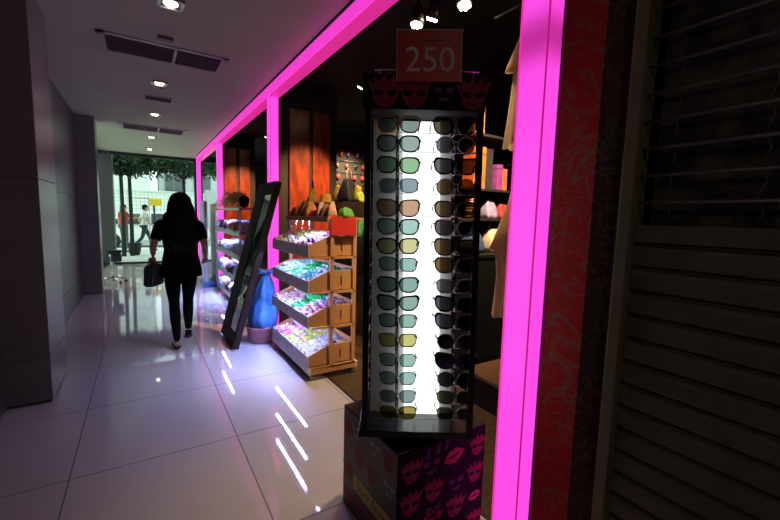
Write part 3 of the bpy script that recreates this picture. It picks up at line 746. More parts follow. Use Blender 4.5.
for z in (1.065, 0.768, 0.465):
    bm = new(); box2(bm, (0.024, 0.13, z-0.006), (0.038, D-0.06, z-0.0015)); obj('led_strip', bm, 'led_strip', rk)
bm = new(); box2(bm, (0.156, 0.0, 1.352), (0.165, D, 1.395), 0, 0.002); obj('valance', bm, 'wood_orange', rk)
bm = new(); box2(bm, (0.172, 0.2, 1.369), (0.184, D-0.3, 1.3745)); obj('led_strip', bm, 'led_strip', rk)
def crate(z0, label):
    t = thing('wooden_crate', label, 'crate', (RX, RY0+0.032, z0), 0, 'crates on the candy rack')
    L = D-0.064
    bm = new(); box2(bm, (0, 0.0, -0.014), (0.012, L, 0.092), 0, 0.002); obj('front_board', bm, 'crate_front', t)
    prof = [(0.012, 0), (0.012, 0.094), (0.18, 0.168), (0.18, 0)]
    for y in (0.0, L-0.014):
        bm = new(); prism(bm, prof, lambda x, zz: (x, y, zz), lambda x, zz: (x, y+0.014, zz)); obj('end_panel', bm, 'wood_orange', t)
        bm = new(); box2(bm, (0.182, y, 0.0), (0.296, y+0.014, 0.172), 0, 0.003); box2(bm, (0.308, y, 0.0), (0.420, y+0.014, 0.172), 0, 0.003)
        box2(bm, (0.29, y+0.003, 0.12), (0.315, y+0.012, 0.165)); box2(bm, (0.29, y+0.003, 0.008), (0.315, y+0.012, 0.04)); obj('end_board', bm, 'wood_orange', t)
    bm = new(); prism(bm, [(0.012, 0.0), (0.012, 0.034), (0.42, 0.125), (0.42, 0)], lambda x, zz: (x, 0.014, zz), lambda x, zz: (x, L-0.014, zz)); obj('bottom_board', bm, 'wood_dark', t)
    bm = new(); box2(bm, (0.42, 0, 0), (0.432, L, 0.19)); obj('back_board', bm, 'wood_orange', t)
    for y in (L/3, 2*L/3):
        bm = new(); prism(bm, [(0.012, 0.034), (0.012, 0.092), (0.42, 0.175), (0.42, 0.125)], lambda x, zz: (x, y-0.003, zz), lambda x, zz: (x, y+0.003, zz)); obj('divider', bm, 'vent_white', t)
    return t
NAMES4 = ['top', 'second', 'third', 'bottom']
for z, nm in zip(TIER, NAMES4):
    crate(z, {'top': 'top crate of the candy rack, just below the red paper sign', 'second': 'second crate from the top of the candy rack, full of green packets',
              'third': 'third crate from the top, holding pink, green and red-white packets', 'bottom': 'bottom crate of the candy rack, nearest the floor'}[nm])

def packet_mesh(name, w, h, th, seed):
    rg = random.Random(seed); bm = new(); nx, ny = 7, 9; top = []; bot = []
    for j in range(ny):
        ra, rb = [], []
        for i in range(nx):
            u, v = i/(nx-1)*2-1, j/(ny-1)*2-1
            e = max(0.0, (1-abs(u)**2.2))*max(0.0, 1-abs(v)**4)**0.8
            cr = 0.003*math.sin(i*2.7+seed)*(1 if abs(v) > 0.8 else 0.3)
            d = th*e*(0.75+0.35*noise.noise((u*1.7+seed, v*1.7, seed*0.7)))
            x = u*w/2*(1-0.12*(1-abs(v))); y = v*h/2
            edge = i in (0, nx-1) or j in (0, ny-1)
            p = bm.verts.new((x, y, d*0.5+cr)); ra.append(p)
            rb.append(p if edge else bm.verts.new((x, y, -d*0.5+cr)))
        top.append(ra); bot.append(rb)
    for j in range(ny-1):
        for i in range(nx-1):
            f = bm.faces.new((top[j][i], top[j][i+1], top[j+1][i+1], top[j+1][i])); f.smooth = True
            q = (bot[j][i], bot[j+1][i], bot[j+1][i+1], bot[j][i+1])
            if len(set(q)) == 4 and set(q) != {top[j][i], top[j][i+1], top[j+1][i+1], top[j+1][i]}:
                try: f = bm.faces.new(q); f.smooth = True
                except ValueError: pass
    me = bpy.data.meshes.new(name); bm.to_mesh(me); bm.free(); return me
PK = [packet_mesh('candy_packet', w, h, t_, s) for w, h, t_, s in ((0.085, 0.11, 0.040, 1), (0.075, 0.10, 0.045, 2), (0.095, 0.105, 0.036, 3))]
for me in PK: me.materials.append(None)
def packet(loc, rot, m, label, group, name='candy_packet', sc=None, cat='candy packet'):
    sc = sc or rnd.uniform(1.0, 1.2)
    o = bpy.data.objects.new(name, rnd.choice(PK)); COL.objects.link(o)
    o.material_slots[0].link = 'OBJECT'; o.material_slots[0].material = M[m]
    o.location = loc; o.rotation_euler = rot; o.scale = (sc, sc, sc)
    return tag(o, label, cat, group)
# compartments: near, middle, far (along the corridor)
FILL = [('pk_plum', 'pk_white', 'pk_lime'), ('pk_teal', 'pk_green', 'pk_mint'), ('pk_red', 'pk_green', 'pk_brown'), ('pk_white', 'pk_yellow', 'pk_pink')]
CN = {'pk_plum': 'plum red', 'pk_white': 'white', 'pk_lime': 'lime and yellow', 'pk_teal': 'teal', 'pk_green': 'bright green', 'pk_mint': 'pale mint', 'pk_red': 'red and white', 'pk_brown': 'pinkish brown', 'pk_yellow': 'yellow-green', 'pk_pink': 'pink'}
CPOS = ['near', 'middle', 'far']
for z0, fill, nm in zip(TIER, FILL, NAMES4):
    L = D-0.064
    for c, m in enumerate(fill):
        for i in range(3):
            for j in range(4):
                y = RY0+0.032 + L/3*c + 0.066 + i*0.108 + rnd.uniform(-.010, .010)
                x = 0.062 + j*0.098 + rnd.uniform(-.008, .008)
                zz = z0 + 0.034 + (x-0.012)/0.408*0.091 + 0.042
                mm = m if rnd.random() < 0.8 else rnd.choice([m, 'pk_white', fill[(c+1) % 3]])
                packet((RX+x, y, zz), (rnd.uniform(-.25, .25), R(-30)+rnd.uniform(-.2, .2), R(90)+rnd.uniform(-.3, .3)), mm,
                       '%s candy packet in the %s section of the %s crate of the rack' % (CN[mm], CPOS[c], nm), '%s packets in the %s crate, %s section' % (CN[mm], nm, CPOS[c]))
bm = new(); box2(bm, (1.332, 3.008, 1.245), (1.568, 3.014, 1.402), 0, 0.001)
rs = tag(obj('paper_sign', bm, 'red_paper'), 'plain red paper sign on the end of the candy rack, above the top crate', 'sign')
bm = new(); tube(bm, [(1.36, 3.012, 1.395), (1.36, 3.012, 1.402)], 0.004, 6); obj('pin', bm, 'chrome', rs)

# soft goods heaped on top of the rack
def hat(bm, r, h, seg=22):
    lathe(bm, [(r*1.75, 0.0), (r*1.8, 0.006), (r*1.1, 0.012), (r, 0.02), (r*0.97, h*0.6), (r*0.8, h*0.92), (r*0.3, h), (0, h*1.0)], seg=seg)
def pouch(bm, w, d, h, seed):
    n0 = len(bm.verts); b2 = new(); bmesh.ops.create_cube(b2, size=1); bmesh.ops.subdivide_edges(b2, edges=list(b2.edges), cuts=4, use_grid_fill=True)
    for v in b2.verts:
        x, y, z = v.co; k = 1-0.35*(z+0.5)**2
        bul = 1+0.18*(1-4*z*z)
        v.co = Vector((x*w*k*bul, y*d*(1.15-0.75*(z+0.5))*bul, (z+0.5)*h + 0.08*h*noise.noise((x*3+seed, y*3, z*3))))
    for f in b2.faces: f.smooth = True
    join(bm, b2)
for nm_, c_ in (('s_yellow', (0.72, 0.46, 0.05)), ('s_gold', (0.70, 0.38, 0.06)), ('s_orange', (0.68, 0.25, 0.06)), ('s_peach', (0.75, 0.42, 0.28)), ('s_brown', (0.20, 0.09, 0.05)),
                ('s_green', (0.10, 0.36, 0.05)), ('s_teal', (0.08, 0.20, 0.22)), ('s_dark', (0.03, 0.025, 0.025)), ('s_purple', (0.30, 0.05, 0.30)), ('s_lime', (0.55, 0.60, 0.06)),
                ('s_lilac', (0.42, 0.35, 0.60)), ('s_cream', (0.72, 0.58, 0.40)), ('s_red', (0.55, 0.04, 0.04)), ('s_blue', (0.05, 0.09, 0.22)), ('s_box', (0.85, 0.16, 0.03))):
    mat(nm_, c_, 0.7, var=0.3, scale=22, bump=0.3)
def soft(name, kind, m, x, y, z, w, d, h, label, cat, rz=0.0, strap=None, grp='goods heaped on the candy rack'):
    bm = new()
    if kind == 'hat': hat(bm, w/3.4, h)
    else: pouch(bm, w, d, h, rnd.uniform(0, 9))
    if strap is None:
        o = obj(name, bm, m, None, (x, y, z), rz); return tag(o, label, cat, grp)
    t = thing(name, label, cat, (x, y, z), rz, grp); obj('bag_body', bm, m, t)
    bm = new(); tube(bm, [(-w*0.3, 0, h*0.9), (-w*0.25, 0, h*1.35), (0, 0, h*1.5), (w*0.25, 0, h*1.35), (w*0.3, 0, h*0.9)], 0.008, 8); obj('handle', bm, strap, t)
    return t
RZ1, RZ2 = 1.395, 1.53
soft('straw_hat', 'hat', 's_gold', 1.58, 3.70, RZ2, 0.20, 0.20, 0.10, 'gold brimmed hat on the riser of the candy rack, before the boards', 'hat')
soft('sun_hat', 'hat', 's_yellow', 1.60, 3.46, RZ2+0.0, 0.19, 0.19, 0.12, 'bright yellow brimmed hat on the riser of the candy rack', 'hat')
soft('soft_bag', 'p', 's_yellow', 1.52, 3.90, RZ2, 0.12, 0.08, 0.15, 'small yellow bag on the far end of the rack riser', 'bag', 1.2, 's_dark')
soft('soft_bag', 'p', 's_dark', 1.58, 3.20, RZ2, 0.13, 0.10, 0.20, 'black bag with yellow side panels and tan handle on the rack top', 'bag', 0.5, 's_cream')
for dx, dy in ((-0.070, 0.055), (0.075, -0.045)):
    soft('soft_pouch', 'p', 's_yellow', 1.58+dx, 3.20+dy, RZ2, 0.05, 0.07, 0.15, 'slim yellow pouch %s the black bag on the rack riser' % ('at the inner side of' if dx > 0 else 'at the corridor side of'), 'pouch', 0.5)
soft('soft_pouch', 'p', 's_orange', 1.40, 3.66, RZ1, 0.13, 0.10, 0.14, 'orange pouch at the middle of the rack top front', 'pouch', 1.4)
soft('soft_pouch', 'p', 's_peach', 1.39, 3.36, RZ1, 0.11, 0.08, 0.13, 'peach pouch left of the dark pouch on the rack top', 'pouch', 1.3)
soft('soft_pouch', 'p', 's_brown', 1.39, 3.25, RZ1, 0.08, 0.08, 0.12, 'dark brown pouch between two peach pouches on the rack top', 'pouch', 1.2)
soft('soft_pouch', 'p', 's_peach', 1.40, 3.14, RZ1, 0.09, 0.07, 0.13, 'peach pouch right of the dark pouch, near the rack end', 'pouch', 1.2)
soft('plush_toy', 'p', 's_green', 1.49, 3.055, RZ1, 0.10, 0.08, 0.085, 'bright green plush ball at the near end of the rack top', 'soft toy', 0.2)
soft('soft_pouch', 'p', 's_lime', 1.63, 3.075, RZ2-0.0, 0.08, 0.06, 0.09, 'lime pouch on the near end of the rack riser', 'pouch', 0.4)
soft('soft_pouch', 'p', 's_brown', 1.40, 3.80, RZ1, 0.10, 0.09, 0.15, 'brown pouch beside the orange pouch on the rack top', 'pouch', 1.4)
soft('soft_pouch', 'p', 's_orange', 1.39, 3.93, RZ1, 0.09, 0.08, 0.12, 'orange-brown pouch near the far end of the rack top', 'pouch', 1.1)
soft('soft_pouch', 'p', 's_brown', 1.38, 4.05, RZ1, 0.09, 0.08, 0.09, 'low brown pouch at the far end of the rack top', 'pouch', 1.5)
soft('soft_pouch', 'p', 's_red', 1.385, 3.51, RZ1, 0.12, 0.07, 0.06, 'flat red pouch on the front edge of the rack top', 'pouch', 1.5)
soft('soft_pouch', 'p', 's_brown', 1.56, 4.03, RZ2, 0.10, 0.09, 0.08, 'small brown pouch on the far end of the rack riser', 'pouch', 0.9)
soft('soft_pouch', 'p', 's_cream', 1.62, 3.335, RZ2, 0.08, 0.06, 0.10, 'cream pouch between the yellow hat and black bag on the riser', 'pouch', 0.8)
# display table behind, with more goods
tb = thing('display_table', 'dark display table inside the shop behind the candy rack', 'table', (2.05, 3.5, 0))
bm = new(); box2(bm, (-0.2, -0.55, 1.16), (0.30, 0.6, 1.20), 0, 0.004); obj('table_top', bm, 'wood_dark', tb)
for x in (-0.17, 0.27):
    for y in (-0.52, 0.57):
        bm = new(); box2(bm, (x-0.02, y-0.02, 0), (x+0.02, y+0.02, 1.16)); obj('leg', bm, 'wood_dark', tb)
k = 0
for m, lab in (('s_teal', 'teal pouch'), ('s_purple', 'magenta pouch'), ('s_lilac', 'lilac pouch'), ('s_dark', 'black bag'), ('s_green', 'green pouch'), ('s_red', 'red pouch'), ('s_blue', 'navy pouch'), ('s_cream', 'cream pouch')):
    for row in range(2):
        soft('soft_pouch', 'p', m, 1.93+row*0.22, 3.02+k*0.135, 1.20, 0.10, 0.10, rnd.uniform(.14, .30)+row*0.12, '%s in the %s row on the dark table behind the candy rack' % (lab, ('front', 'back')[row]), 'pouch', rnd.uniform(0, 3), None, 'goods on the table behind the rack')
    k += 1

# ================================================================== LEANING MIRROR, SACK IN TUB
mr = thing('leaning_mirror', 'narrow mirror in a wide dark wood frame leaning against the pink post', 'mirror')
B0 = Vector((0.748, 4.130, 0.018)); B1 = Vector((0.745, 4.820, 0.018)); T0 = Vector((1.205, 4.130, 1.757))
ex = (B1-B0).normalized(); ey = (T0-B0); HGT = ey.length; ey = (ey-ex*ey.dot(ex)).normalized(); ez = ex.cross(ey)
mr.matrix_world = Matrix(((ex.x, ey.x, ez.x, B0.x), (ex.y, ey.y, ez.y, B0.y), (ex.z, ey.z, ez.z, B0.z), (0, 0, 0, 1)))
# local z points away from the corridor or toward it; keep depth on the shop side
sg = 1 if ez.x > 0 else -1
WM = 0.690; th = 0.065*sg; GA, GB = 0.055, 0.315
def mb(name, a, b, m, bev=0.004):
    bm = new(); box2(bm, a, b, 0, bev); obj(name, bm, m, mr)
mb('frame', (0, 0, 0), (GA, HGT, th), 'wood_dark'); mb('frame', (GB, 0, 0), (WM, HGT, th), 'wood_dark')
mb('frame', (GA, 0, 0), (GB, 0.16, th), 'wood_dark'); mb('frame', (GA, HGT-0.15, 0), (GB, HGT, th), 'wood_dark')
mb('mirror_glass', (GA, 0.16, 0.0012*sg), (GB, HGT-0.15, 0.010*sg), 'mirror', 0)
mb('backing', (GA, 0.16, 0.014*sg), (GB, HGT-0.15, th*0.9), 'near_black', 0)
mb('frame_bead', (GB, 0.15, -0.005*sg), (GB+0.014, HGT-0.14, 0.004*sg), 'wood_dark', 0.002)

TX, TY = 1.115, 4.335
bm = new(); lathe(bm, [(0.0, 0.004), (0.105, 0.0), (0.125, 0.01), (0.150, 0.165), (0.158, 0.178), (0.154, 0.186), (0.145, 0.178), (0.120, 0.02), (0.0, 0.018)], (0, 0, 0), 28)
tag(obj('plastic_tub', bm, 'tub_pink', None, (TX-0.035, TY-0.02, 0)), 'dusty pink tub holding the blue sack behind the leaning mirror', 'tub')
sk = thing('plastic_sack', 'blue knotted plastic sack stuffed into the pink tub behind the mirror', 'sack', (TX, TY, 0.19))
bm = new(); ns, nr = 48, 40; rings = []
for j in range(nr):
    v = j/(nr-1); z = -0.155 + v*0.70
    if v < 0.18: rbase = 0.100 + 0.055*(v/0.18)
    elif v < 0.62: rbase = 0.155 + 0.030*math.sin((v-0.18)/0.44*PI)
    else: rbase = 0.030 + 0.125*(1-((v-0.62)/0.38))**0.75
    ring = []
    for k in range(ns):
        a = 2*PI*k/ns
        w = 1 + 0.30*noise.noise((math.cos(a)*1.8, math.sin(a)*1.8, z*5))*min(1, v*4) + 0.05*math.sin(a*7+z*14)*min(1, v*2) + 0.10*noise.noise((math.cos(a)*5, math.sin(a)*7, z*16))*min(1, v*4)
        lean = 0.05*max(0, v-0.2)
        ring.append(bm.verts.new((rbase*w*math.cos(a)*0.84+lean, rbase*w*math.sin(a), z)))
    rings.append(ring)
for j in range(nr-1):
    for k in range(ns):
        f = bm.faces.new((rings[j][k], rings[j][(k+1) % ns], rings[j+1][(k+1) % ns], rings[j+1][k])); f.smooth = True
bm.faces.new(rings[0][::-1]); bm.faces.new(rings[-1])
obj('sack_body', bm, 'blue_plastic', sk)
bm = new()
ell(bm, (0.04, 0, 0.545), (0.036, 0.036, 0.024), 12)
for k in range(8):
    a = k*0.8; q_ = 0.05+0.03*rnd.random(); tube(bm, [(0.04, 0, 0.55), (0.04+q_*math.cos(a), q_*math.sin(a), 0.585), (0.04+q_*1.9*math.cos(a), q_*1.9*math.sin(a), 0.58+0.05*rnd.random())], [0.014, 0.024, 0.004], 6)
obj('knot', bm, 'blue_plastic', sk)

# ================================================================== SECOND RACK (fluffy packets), straw bundle, lilac standee
R2X, R2Y0, R2Y1 = 1.15, 5.7, 7.72
r2 = thing('metal_rack', 'open metal rack of white fluffy packets along the shop front beyond the mirror', 'rack', (R2X, R2Y0, 0))
D2 = R2Y1-R2Y0
for x in (0.0, 0.40):
    for y in (0.0, D2-0.025):
        bm = new(); box2(bm, (x, y, 0), (x+0.022, y+0.022, 1.50), 0, 0.003); obj('post', bm, 'steel', r2)
T2 = [1.10, 0.76, 0.42, 0.10]
for z in T2 + [1.47]:
    bm = new(); box2(bm, (0.0, 0.0, z), (0.42, D2, z+0.016), 0, 0.002)
    box2(bm, (-0.006, 0.0, z-0.018), (0.0, D2, z+(0.06 if z < 1.4 else 0.016)))
    obj('shelf', bm, 'steel', r2)
for z in T2[:3] + [1.47]:
    bm = new(); box2(bm, (0.012, 0.7, z-0.006), (0.026, D2-0.35, z-0.001)); obj('led_strip', bm, 'led_strip', r2)
def fluffy(name, seed):
    bm = new(); b2 = new(); bmesh.ops.create_icosphere(b2, subdivisions=3, radius=1)
    for v in b2.verts:
        n_ = v.co.normalized(); k = 1+0.25*noise.noise(n_*3+Vector((seed, 0, 0)))+0.12*noise.noise(n_*8)
        v.co = Vector((n_.x*0.085, n_.y*0.095, n_.z*0.10))*k
    for f in b2.faces: f.smooth = True
    join(bm, b2)
    me = bpy.data.meshes.new(name); bm.to_mesh(me); bm.free(); me.materials.append(None); return me
FL = [fluffy('fluffy_packet', s) for s in (1, 5, 9)]
T2N = ['top', 'second', 'third', 'bottom']
for ti, z in enumerate(T2):
    for i in range(10):
        for j in range(2):
            o = bpy.data.objects.new('fluffy_packet', rnd.choice(FL)); COL.objects.link(o)
            o.location = (R2X+0.085+j*0.2+rnd.uniform(-.02, .01), R2Y0+0.12+i*0.196+rnd.uniform(-.02, .02), z+0.016+0.085)
            o.rotation_euler = (rnd.uniform(-.3, .3), rnd.uniform(-.3, .3), rnd.uniform(0, 6))
            o.material_slots[0].link = 'OBJECT'
            m, cn = ('fluff', 'white') if rnd.random() < 0.78 else rnd.choice([('s_red', 'red'), ('s_dark', 'dark'), ('s_orange', 'orange')])
            o.material_slots[0].material = M[m]
            tag(o, '%s fluffy packet in the %s row on the %s shelf of the metal rack' % (cn, ('front', 'back')[j], T2N[ti]), 'packet', '%s packets, %s row, %s shelf of the metal rack' % (cn, ('front', 'back')[j], T2N[ti]))
sb = thing('straw_bundle', 'spiky golden straw bundle tied in black lying on top of the metal rack', 'straw bundle', (R2X+0.16, 6.15, 1.487))
bm = new()
for k in range(90):
    a = rnd.uniform(-0.35, 0.35); up = rnd.uniform(-0.09, 0.20); L = rnd.uniform(0.7, 1.25)
    tube(bm, [(0, 0, 0.13), (math.sin(a)*L*0.4, L*0.45, 0.15+up*0.6), (math.sin(a)*L*0.8, L*0.95, max(0.02, 0.07+up*0.45-0.1*L))], [0.008, 0.006, 0.002], 4)
obj('straws', bm, 'straw', sb)
bm = new(); lathe(bm, [(0.045, -0.11), (0.075, -0.02), (0.060, 0.06)], (0, -0.01, 0.12), 16, 0, Matrix.Rotation(R(-80), 4, 'X')); 
ell(bm, (0, -0.02, 0.10), (0.07, 0.09, 0.095), 14); obj('binding', bm, 'cloth_black', sb)

lb = thing('display_board', 'tall lilac-white board on a blue base beside the walking woman', 'board', (1.02, 8.02, 0))
bm = new(); box2(bm, (-0.03, 0, 0.10), (0.03, 0.62, 1.62), Matrix.Rotation(0, 4, 'Z') if False else 0, 0.006); obj('board_panel', bm, 'lilac_board', lb)
bm = new(); box2(bm, (0.16, 0.02, 0.10), (0.20, 0.62, 1.58), 0, 0.006); obj('board_panel', bm, 'lilac_board', lb)
bm = new(); box2(bm, (-0.06, -0.03, 0), (0.24, 0.66, 0.10), 0, 0.008); obj('base', bm, 'blue_base', lb)

# ================================================================== SHOP DEPTH: goods behind the case
pf = thing('platform', 'low brown wooden platform on the shop floor right of the sunglasses case', 'platform', (2.09, 1.25, 0))
bm = new(); box2(bm, (0.02, 0.02, 0), (1.3, 0.90, 0.22)); obj('plinth', bm, 'wood_dark', pf)
bm = new(); box2(bm, (0, 0, 0.22), (1.32, 0.92, 0.25), 0, 0.004); obj('platform_top', bm, 'platform', pf)
cb = thing('cabinet', 'black cabinet behind the low brown platform inside the shop', 'cabinet', (2.22, 2.21, 0))
bm = new(); box2(bm, (0, 0.02, 0), (1.0, 0.5, 1.10)); obj('body', bm, 'cabinet_black', cb)
bm = new(); box2(bm, (-0.02, -0.01, 1.10), (1.02, 0.51, 1.13), 0, 0.004); obj('worktop', bm, 'cabinet_black', cb)
for x in (0.01, 0.51):
    bm = new(); box2(bm, (x, 0.0, 0.05), (x+0.48, 0.02, 1.08), 0, 0.003); d = obj('door', bm, 'cabinet_black', cb)
    bm = new(); tube(bm, [(x+0.44 if x < 0.1 else x+0.04, -0.006, 0.5), (x+0.44 if x < 0.1 else x+0.04, -0.006, 0.62)], 0.006, 8); obj('handle', bm, 'gunmetal', d)
ds = thing('display_shelf', 'dark back panel with shelves above the black cabinet', 'shelf', (2.1, 2.75, 0))
bm = new(); box2(bm, (0, 0, 0), (1.6, 0.04, 2.5)); obj('back_panel', bm, 'near_black', ds)
for z in (1.40, 1.645, 2.08):
    bm = new(); box2(bm, (0.02, -0.42, z), (1.3, 0, z+0.018)); obj('shelf_board', bm, 'near_black', ds)
def gbox(name, m, x, y, z, w, d, h, label, cat, grp='goods on the dark shelf'):
    t = thing(name, label, cat, (x, y, z), rnd.uniform(-.1, .1), grp)
    bm = new(); box2(bm, (-w/2, -d/2, 0), (w/2, d/2, h), 0, 0.004); obj('carton', bm, m, t)
    bm = new(); box2(bm, (-w/2-0.001, -d/2-0.001, h*0.82), (w/2+0.001, d/2+0.001, h*0.84)); obj('flap', bm, 's_dark', t)
gbox('carton_box', 's_box', 2.37, 2.44, 1.663, 0.13, 0.14, 0.34, 'bright orange-red carton just right of the sunglasses case', 'box')
gbox('carton_box', 's_dark', 2.52, 2.48, 1.663, 0.10, 0.12, 0.40, 'tall black carton beside the orange-red carton', 'box')
gbox('carton_box', 's_box', 2.72, 2.50, 1.663, 0.12, 0.12, 0.20, 'small orange-red carton behind the cream clothes', 'box')
gbox('carton_box', 's_purple', 2.62, 2.42, 1.663, 0.07, 0.08, 0.22, 'slim magenta carton beside the tall black carton', 'box')
gbox('carton_box', 's_orange', 2.33, 2.44, 2.098, 0.14, 0.14, 0.22, 'orange carton on the highest shelf above the cabinet', 'box')
for k in range(7):
    m = ('s_orange', 's_dark', 's_cream')[k % 3]
    bm = new(); tube(bm, [(0.045*math.cos(a), 0.045*math.sin(a), 0) for a in [i*2*PI/20 for i in range(21)]], 0.011, 8, caps=False)
    tag(obj('bracelet', bm, m, None, (2.34, 2.42, 1.418+0.012+k*0.0235)), '%s bracelet, %s from the bottom of the stack beside the case' % (('orange', 'black', 'cream')[k % 3], ('first', 'second', 'third', 'fourth', 'fifth', 'sixth', 'seventh')[k]), 'bracelet', 'bracelets stacked on the dark shelf')
soft('soft_bag', 'p', 's_blue', 2.36, 2.42, 1.13, 0.17, 0.14, 0.20, 'navy blue bag on the black cabinet right of the case', 'bag', 0.3, 's_dark', 'bags on the black cabinet')
soft('soft_bag', 'p', 's_cream', 2.60, 2.40, 1.13, 0.20, 0.14, 0.20, 'cream furry bag on the black cabinet', 'bag', 0.1, 's_brown', 'bags on the black cabinet')
soft('soft_bag', 'p', 's_brown', 2.85, 2.42, 1.13, 0.16, 0.14, 0.16, 'brown bag on the black cabinet behind the cream clothes', 'bag', 0.1, 's_dark', 'bags on the black cabinet')
soft('soft_pouch', 'p', 's_lilac', 2.54, 2.42, 1.418, 0.12, 0.10, 0.16, 'lilac pouch on the middle shelf beside the bracelets', 'pouch', 0.1, None, 'goods on the dark shelf')
soft('soft_pouch', 'p', 's_red', 2.70, 2.42, 1.418, 0.12, 0.10, 0.13, 'red pouch on the middle shelf behind the cream clothes', 'pouch', 0.1, None, 'goods on the dark shelf')

# cream clothes hung beside the nearest pink post
def garment(name, x, zt, rows, label):
    """rows: (z, y_left, y_right)"""
    t = thing(name, label, 'clothing', (x, 1.36, zt), 0, 'cream clothes beside the nearest pink post')
    bm = new(); N = 44; rings = []
    for z, yl, yr in rows:
        c = (yl+yr)/2; h = (yl-yr)/2; ring = []
        for k in range(N):
            a = 2*PI*k/N; pl = 1+0.12*math.sin(a*9+z*1.5)*min(1, (zt-z)*1.6)
            ring.append(bm.verts.new(((0.045+0.02*(zt-z))*pl*math.cos(a), c-1.36+h*math.sin(a)*(1+0.03*math.sin(a*13+z*4)), z-zt+0.012*math.sin(a*5)*(1 if z == rows[-1][0] else 0))))
        rings.append(ring)
    for j in range(len(rings)-1):
        for k in range(N):
            f = bm.faces.new((rings[j][k], rings[j][(k+1) % N], rings[j+1][(k+1) % N], rings[j+1][k])); f.smooth = True
    obj('cloth', bm, 'cream', t)
    bm = new(); tube(bm, [(0, rows[0][1]-1.36-0.01, -0.02), (0, 0, 0.03), (0, rows[0][2]-1.36+0.01, -0.02)], 0.006, 8)
    tube(bm, [(0, 0, 0.03), (0, 0, 0.07), (0, 0.012, 0.09), (0, 0.0, 0.105)], 0.003, 6); obj('hanger', bm, 'chrome', t)
    return t
garment('blouse', 1.72, 2.42, [(2.42, 1.44, 1.22), (2.36, 1.475, 1.20), (2.24, 1.545, 1.18), (2.205, 1.56, 1.18), (2.195, 1.50, 1.19), (2.1, 1.505, 1.19), (1.95, 1.525, 1.18), (1.80, 1.545, 1.17)], 'cream blouse with flared sleeve hanging high beside the nearest pink post')
garment('skirt', 1.72, 1.60, [(1.60, 1.46, 1.22), (1.50, 1.49, 1.20), (1.36, 1.55, 1.18), (1.24, 1.605, 1.17), (1.225, 1.56, 1.18), (1.10, 1.54, 1.18), (0.95, 1.55, 1.17), (0.86, 1.56, 1.17)], 'cream skirt hanging low beside the nearest pink post, above the platform')
cr = thing('clothes_rail', 'slim dark rail behind the nearest pink post carrying the cream clothes', 'rail', (1.72, 1.36, 0))
bm = new(); tube(bm, [(0, -0.25, 2.53), (0, 0.30, 2.53)], 0.008, 8); obj('bar', bm, 'cabinet_black', cr)
bm = new(); tube(bm, [(0, -0.25, 1.71), (0, 0.15, 1.71)], 0.006, 8); obj('bar', bm, 'cabinet_black', cr)
for y in (-0.25,):
    bm = new(); tube(bm, [(0, y, 0), (0, y, 2.98)], 0.012, 8); obj('upright', bm, 'cabinet_black', cr)
bm = new(); tube(bm, [(0, 0.30, 2.53), (0, 0.30, 2.98)], 0.003, 6); obj('ceiling_wire', bm, 'cabinet_black', cr)

# accessory wall deep in the shop
aw = thing('accessory_wall', 'dark slatted board of hanging glossy accessories deep inside the shop', 'display board', (2.75, 6.50, 0))
bm = new(); box2(bm, (0, 0, 0.3), (1.5, 0.05, 2.9)); obj('board', bm, 'near_black', aw)
for k in range(9):
    bm = new(); tube(bm, [(0.02, -0.03, 1.20+k*0.2), (1.48, -0.03, 1.20+k*0.2)], 0.006, 6); obj('slat_rail', bm, 'gunmetal', aw)
for x in (0.05, 1.45):
    bm = new(); box2(bm, (x-0.02, -0.02, 0), (x+0.02, 0.06, 0.32)); obj('foot', bm, 'near_black', aw)
mat('gl_silver', (0.6, 0.6, 0.62), 0.15, 1.0); mat('gl_red', (0.45, 0.05, 0.04), 0.2); mat('gl_violet', (0.25, 0.06, 0.35), 0.2); mat('gl_brown', (0.25, 0.12, 0.06), 0.2)
ACC = []
for m in ('gl_silver', 'gl_red', 'gl_violet', 'gl_brown'):
    bm = new(); tube(bm, [(0, 0, 0), (0.002, -0.004, -0.03), (0, 0, -0.05)], 0.002, 5); ell(bm, (0, 0, -0.085), (0.034, 0.012, 0.040), 10)
    ACC.append((obj('hanging_charm', bm, m), m))
q = 0
for k in range(9):
    for i in range(9):
        o, m = ACC[rnd.randrange(4)]
        if q: o = o.copy(); COL.objects.link(o)
        else:
            o = o.copy(); COL.objects.link(o)
        q += 1
        o.location = (2.75+0.10+i*0.16+rnd.uniform(-.03, .03), 6.455, 1.20+k*0.2-0.004)
        o.rotation_euler = (0, 0, rnd.uniform(-1, 1))
        cn = {'gl_silver': 'silver', 'gl_red': 'red', 'gl_violet': 'violet', 'gl_brown': 'brown'}[m]
        tag(o, 'small %s charm on the dark accessory board, %s rail from the bottom' % (cn, ORD[k].replace('topmost', 'first')), 'charm', '%s charms on %s rail of the accessory board' % (cn, ORD[k].replace('topmost', 'first')))
for o, m in ACC: bpy.data.objects.remove(o)

# ================================================================== PEOPLE
def chain(bm, nodes, edges, root=0):
    """nodes: [(x,y,z,rx[,ry])]; grown as one skin"""
    me = bpy.data.meshes.new('skeleton'); me.from_pydata([n[:3] for n in nodes], edges, [])
    o = bpy.data.objects.new('skeleton', me); COL.objects.link(o)
    md = o.modifiers.new('skin', 'SKIN'); md.use_smooth_shade = True
    for i, n in enumerate(nodes):
        sv = me.skin_vertices[0].data[i]; sv.radius = (n[3], n[4] if len(n) > 4 else n[3]); sv.use_root = (i == root)
    sd = o.modifiers.new('sub', 'SUBSURF'); sd.levels = 2; sd.render_levels = 2
    dg = bpy.context.evaluated_depsgraph_get(); m2 = bpy.data.meshes.new_from_object(o.evaluated_get(dg))
    b2 = bmesh.new(); b2.from_mesh(m2); join(bm, b2, 0, True)
    bpy.data.objects.remove(o); bpy.data.meshes.remove(me); bpy.data.meshes.remove(m2)
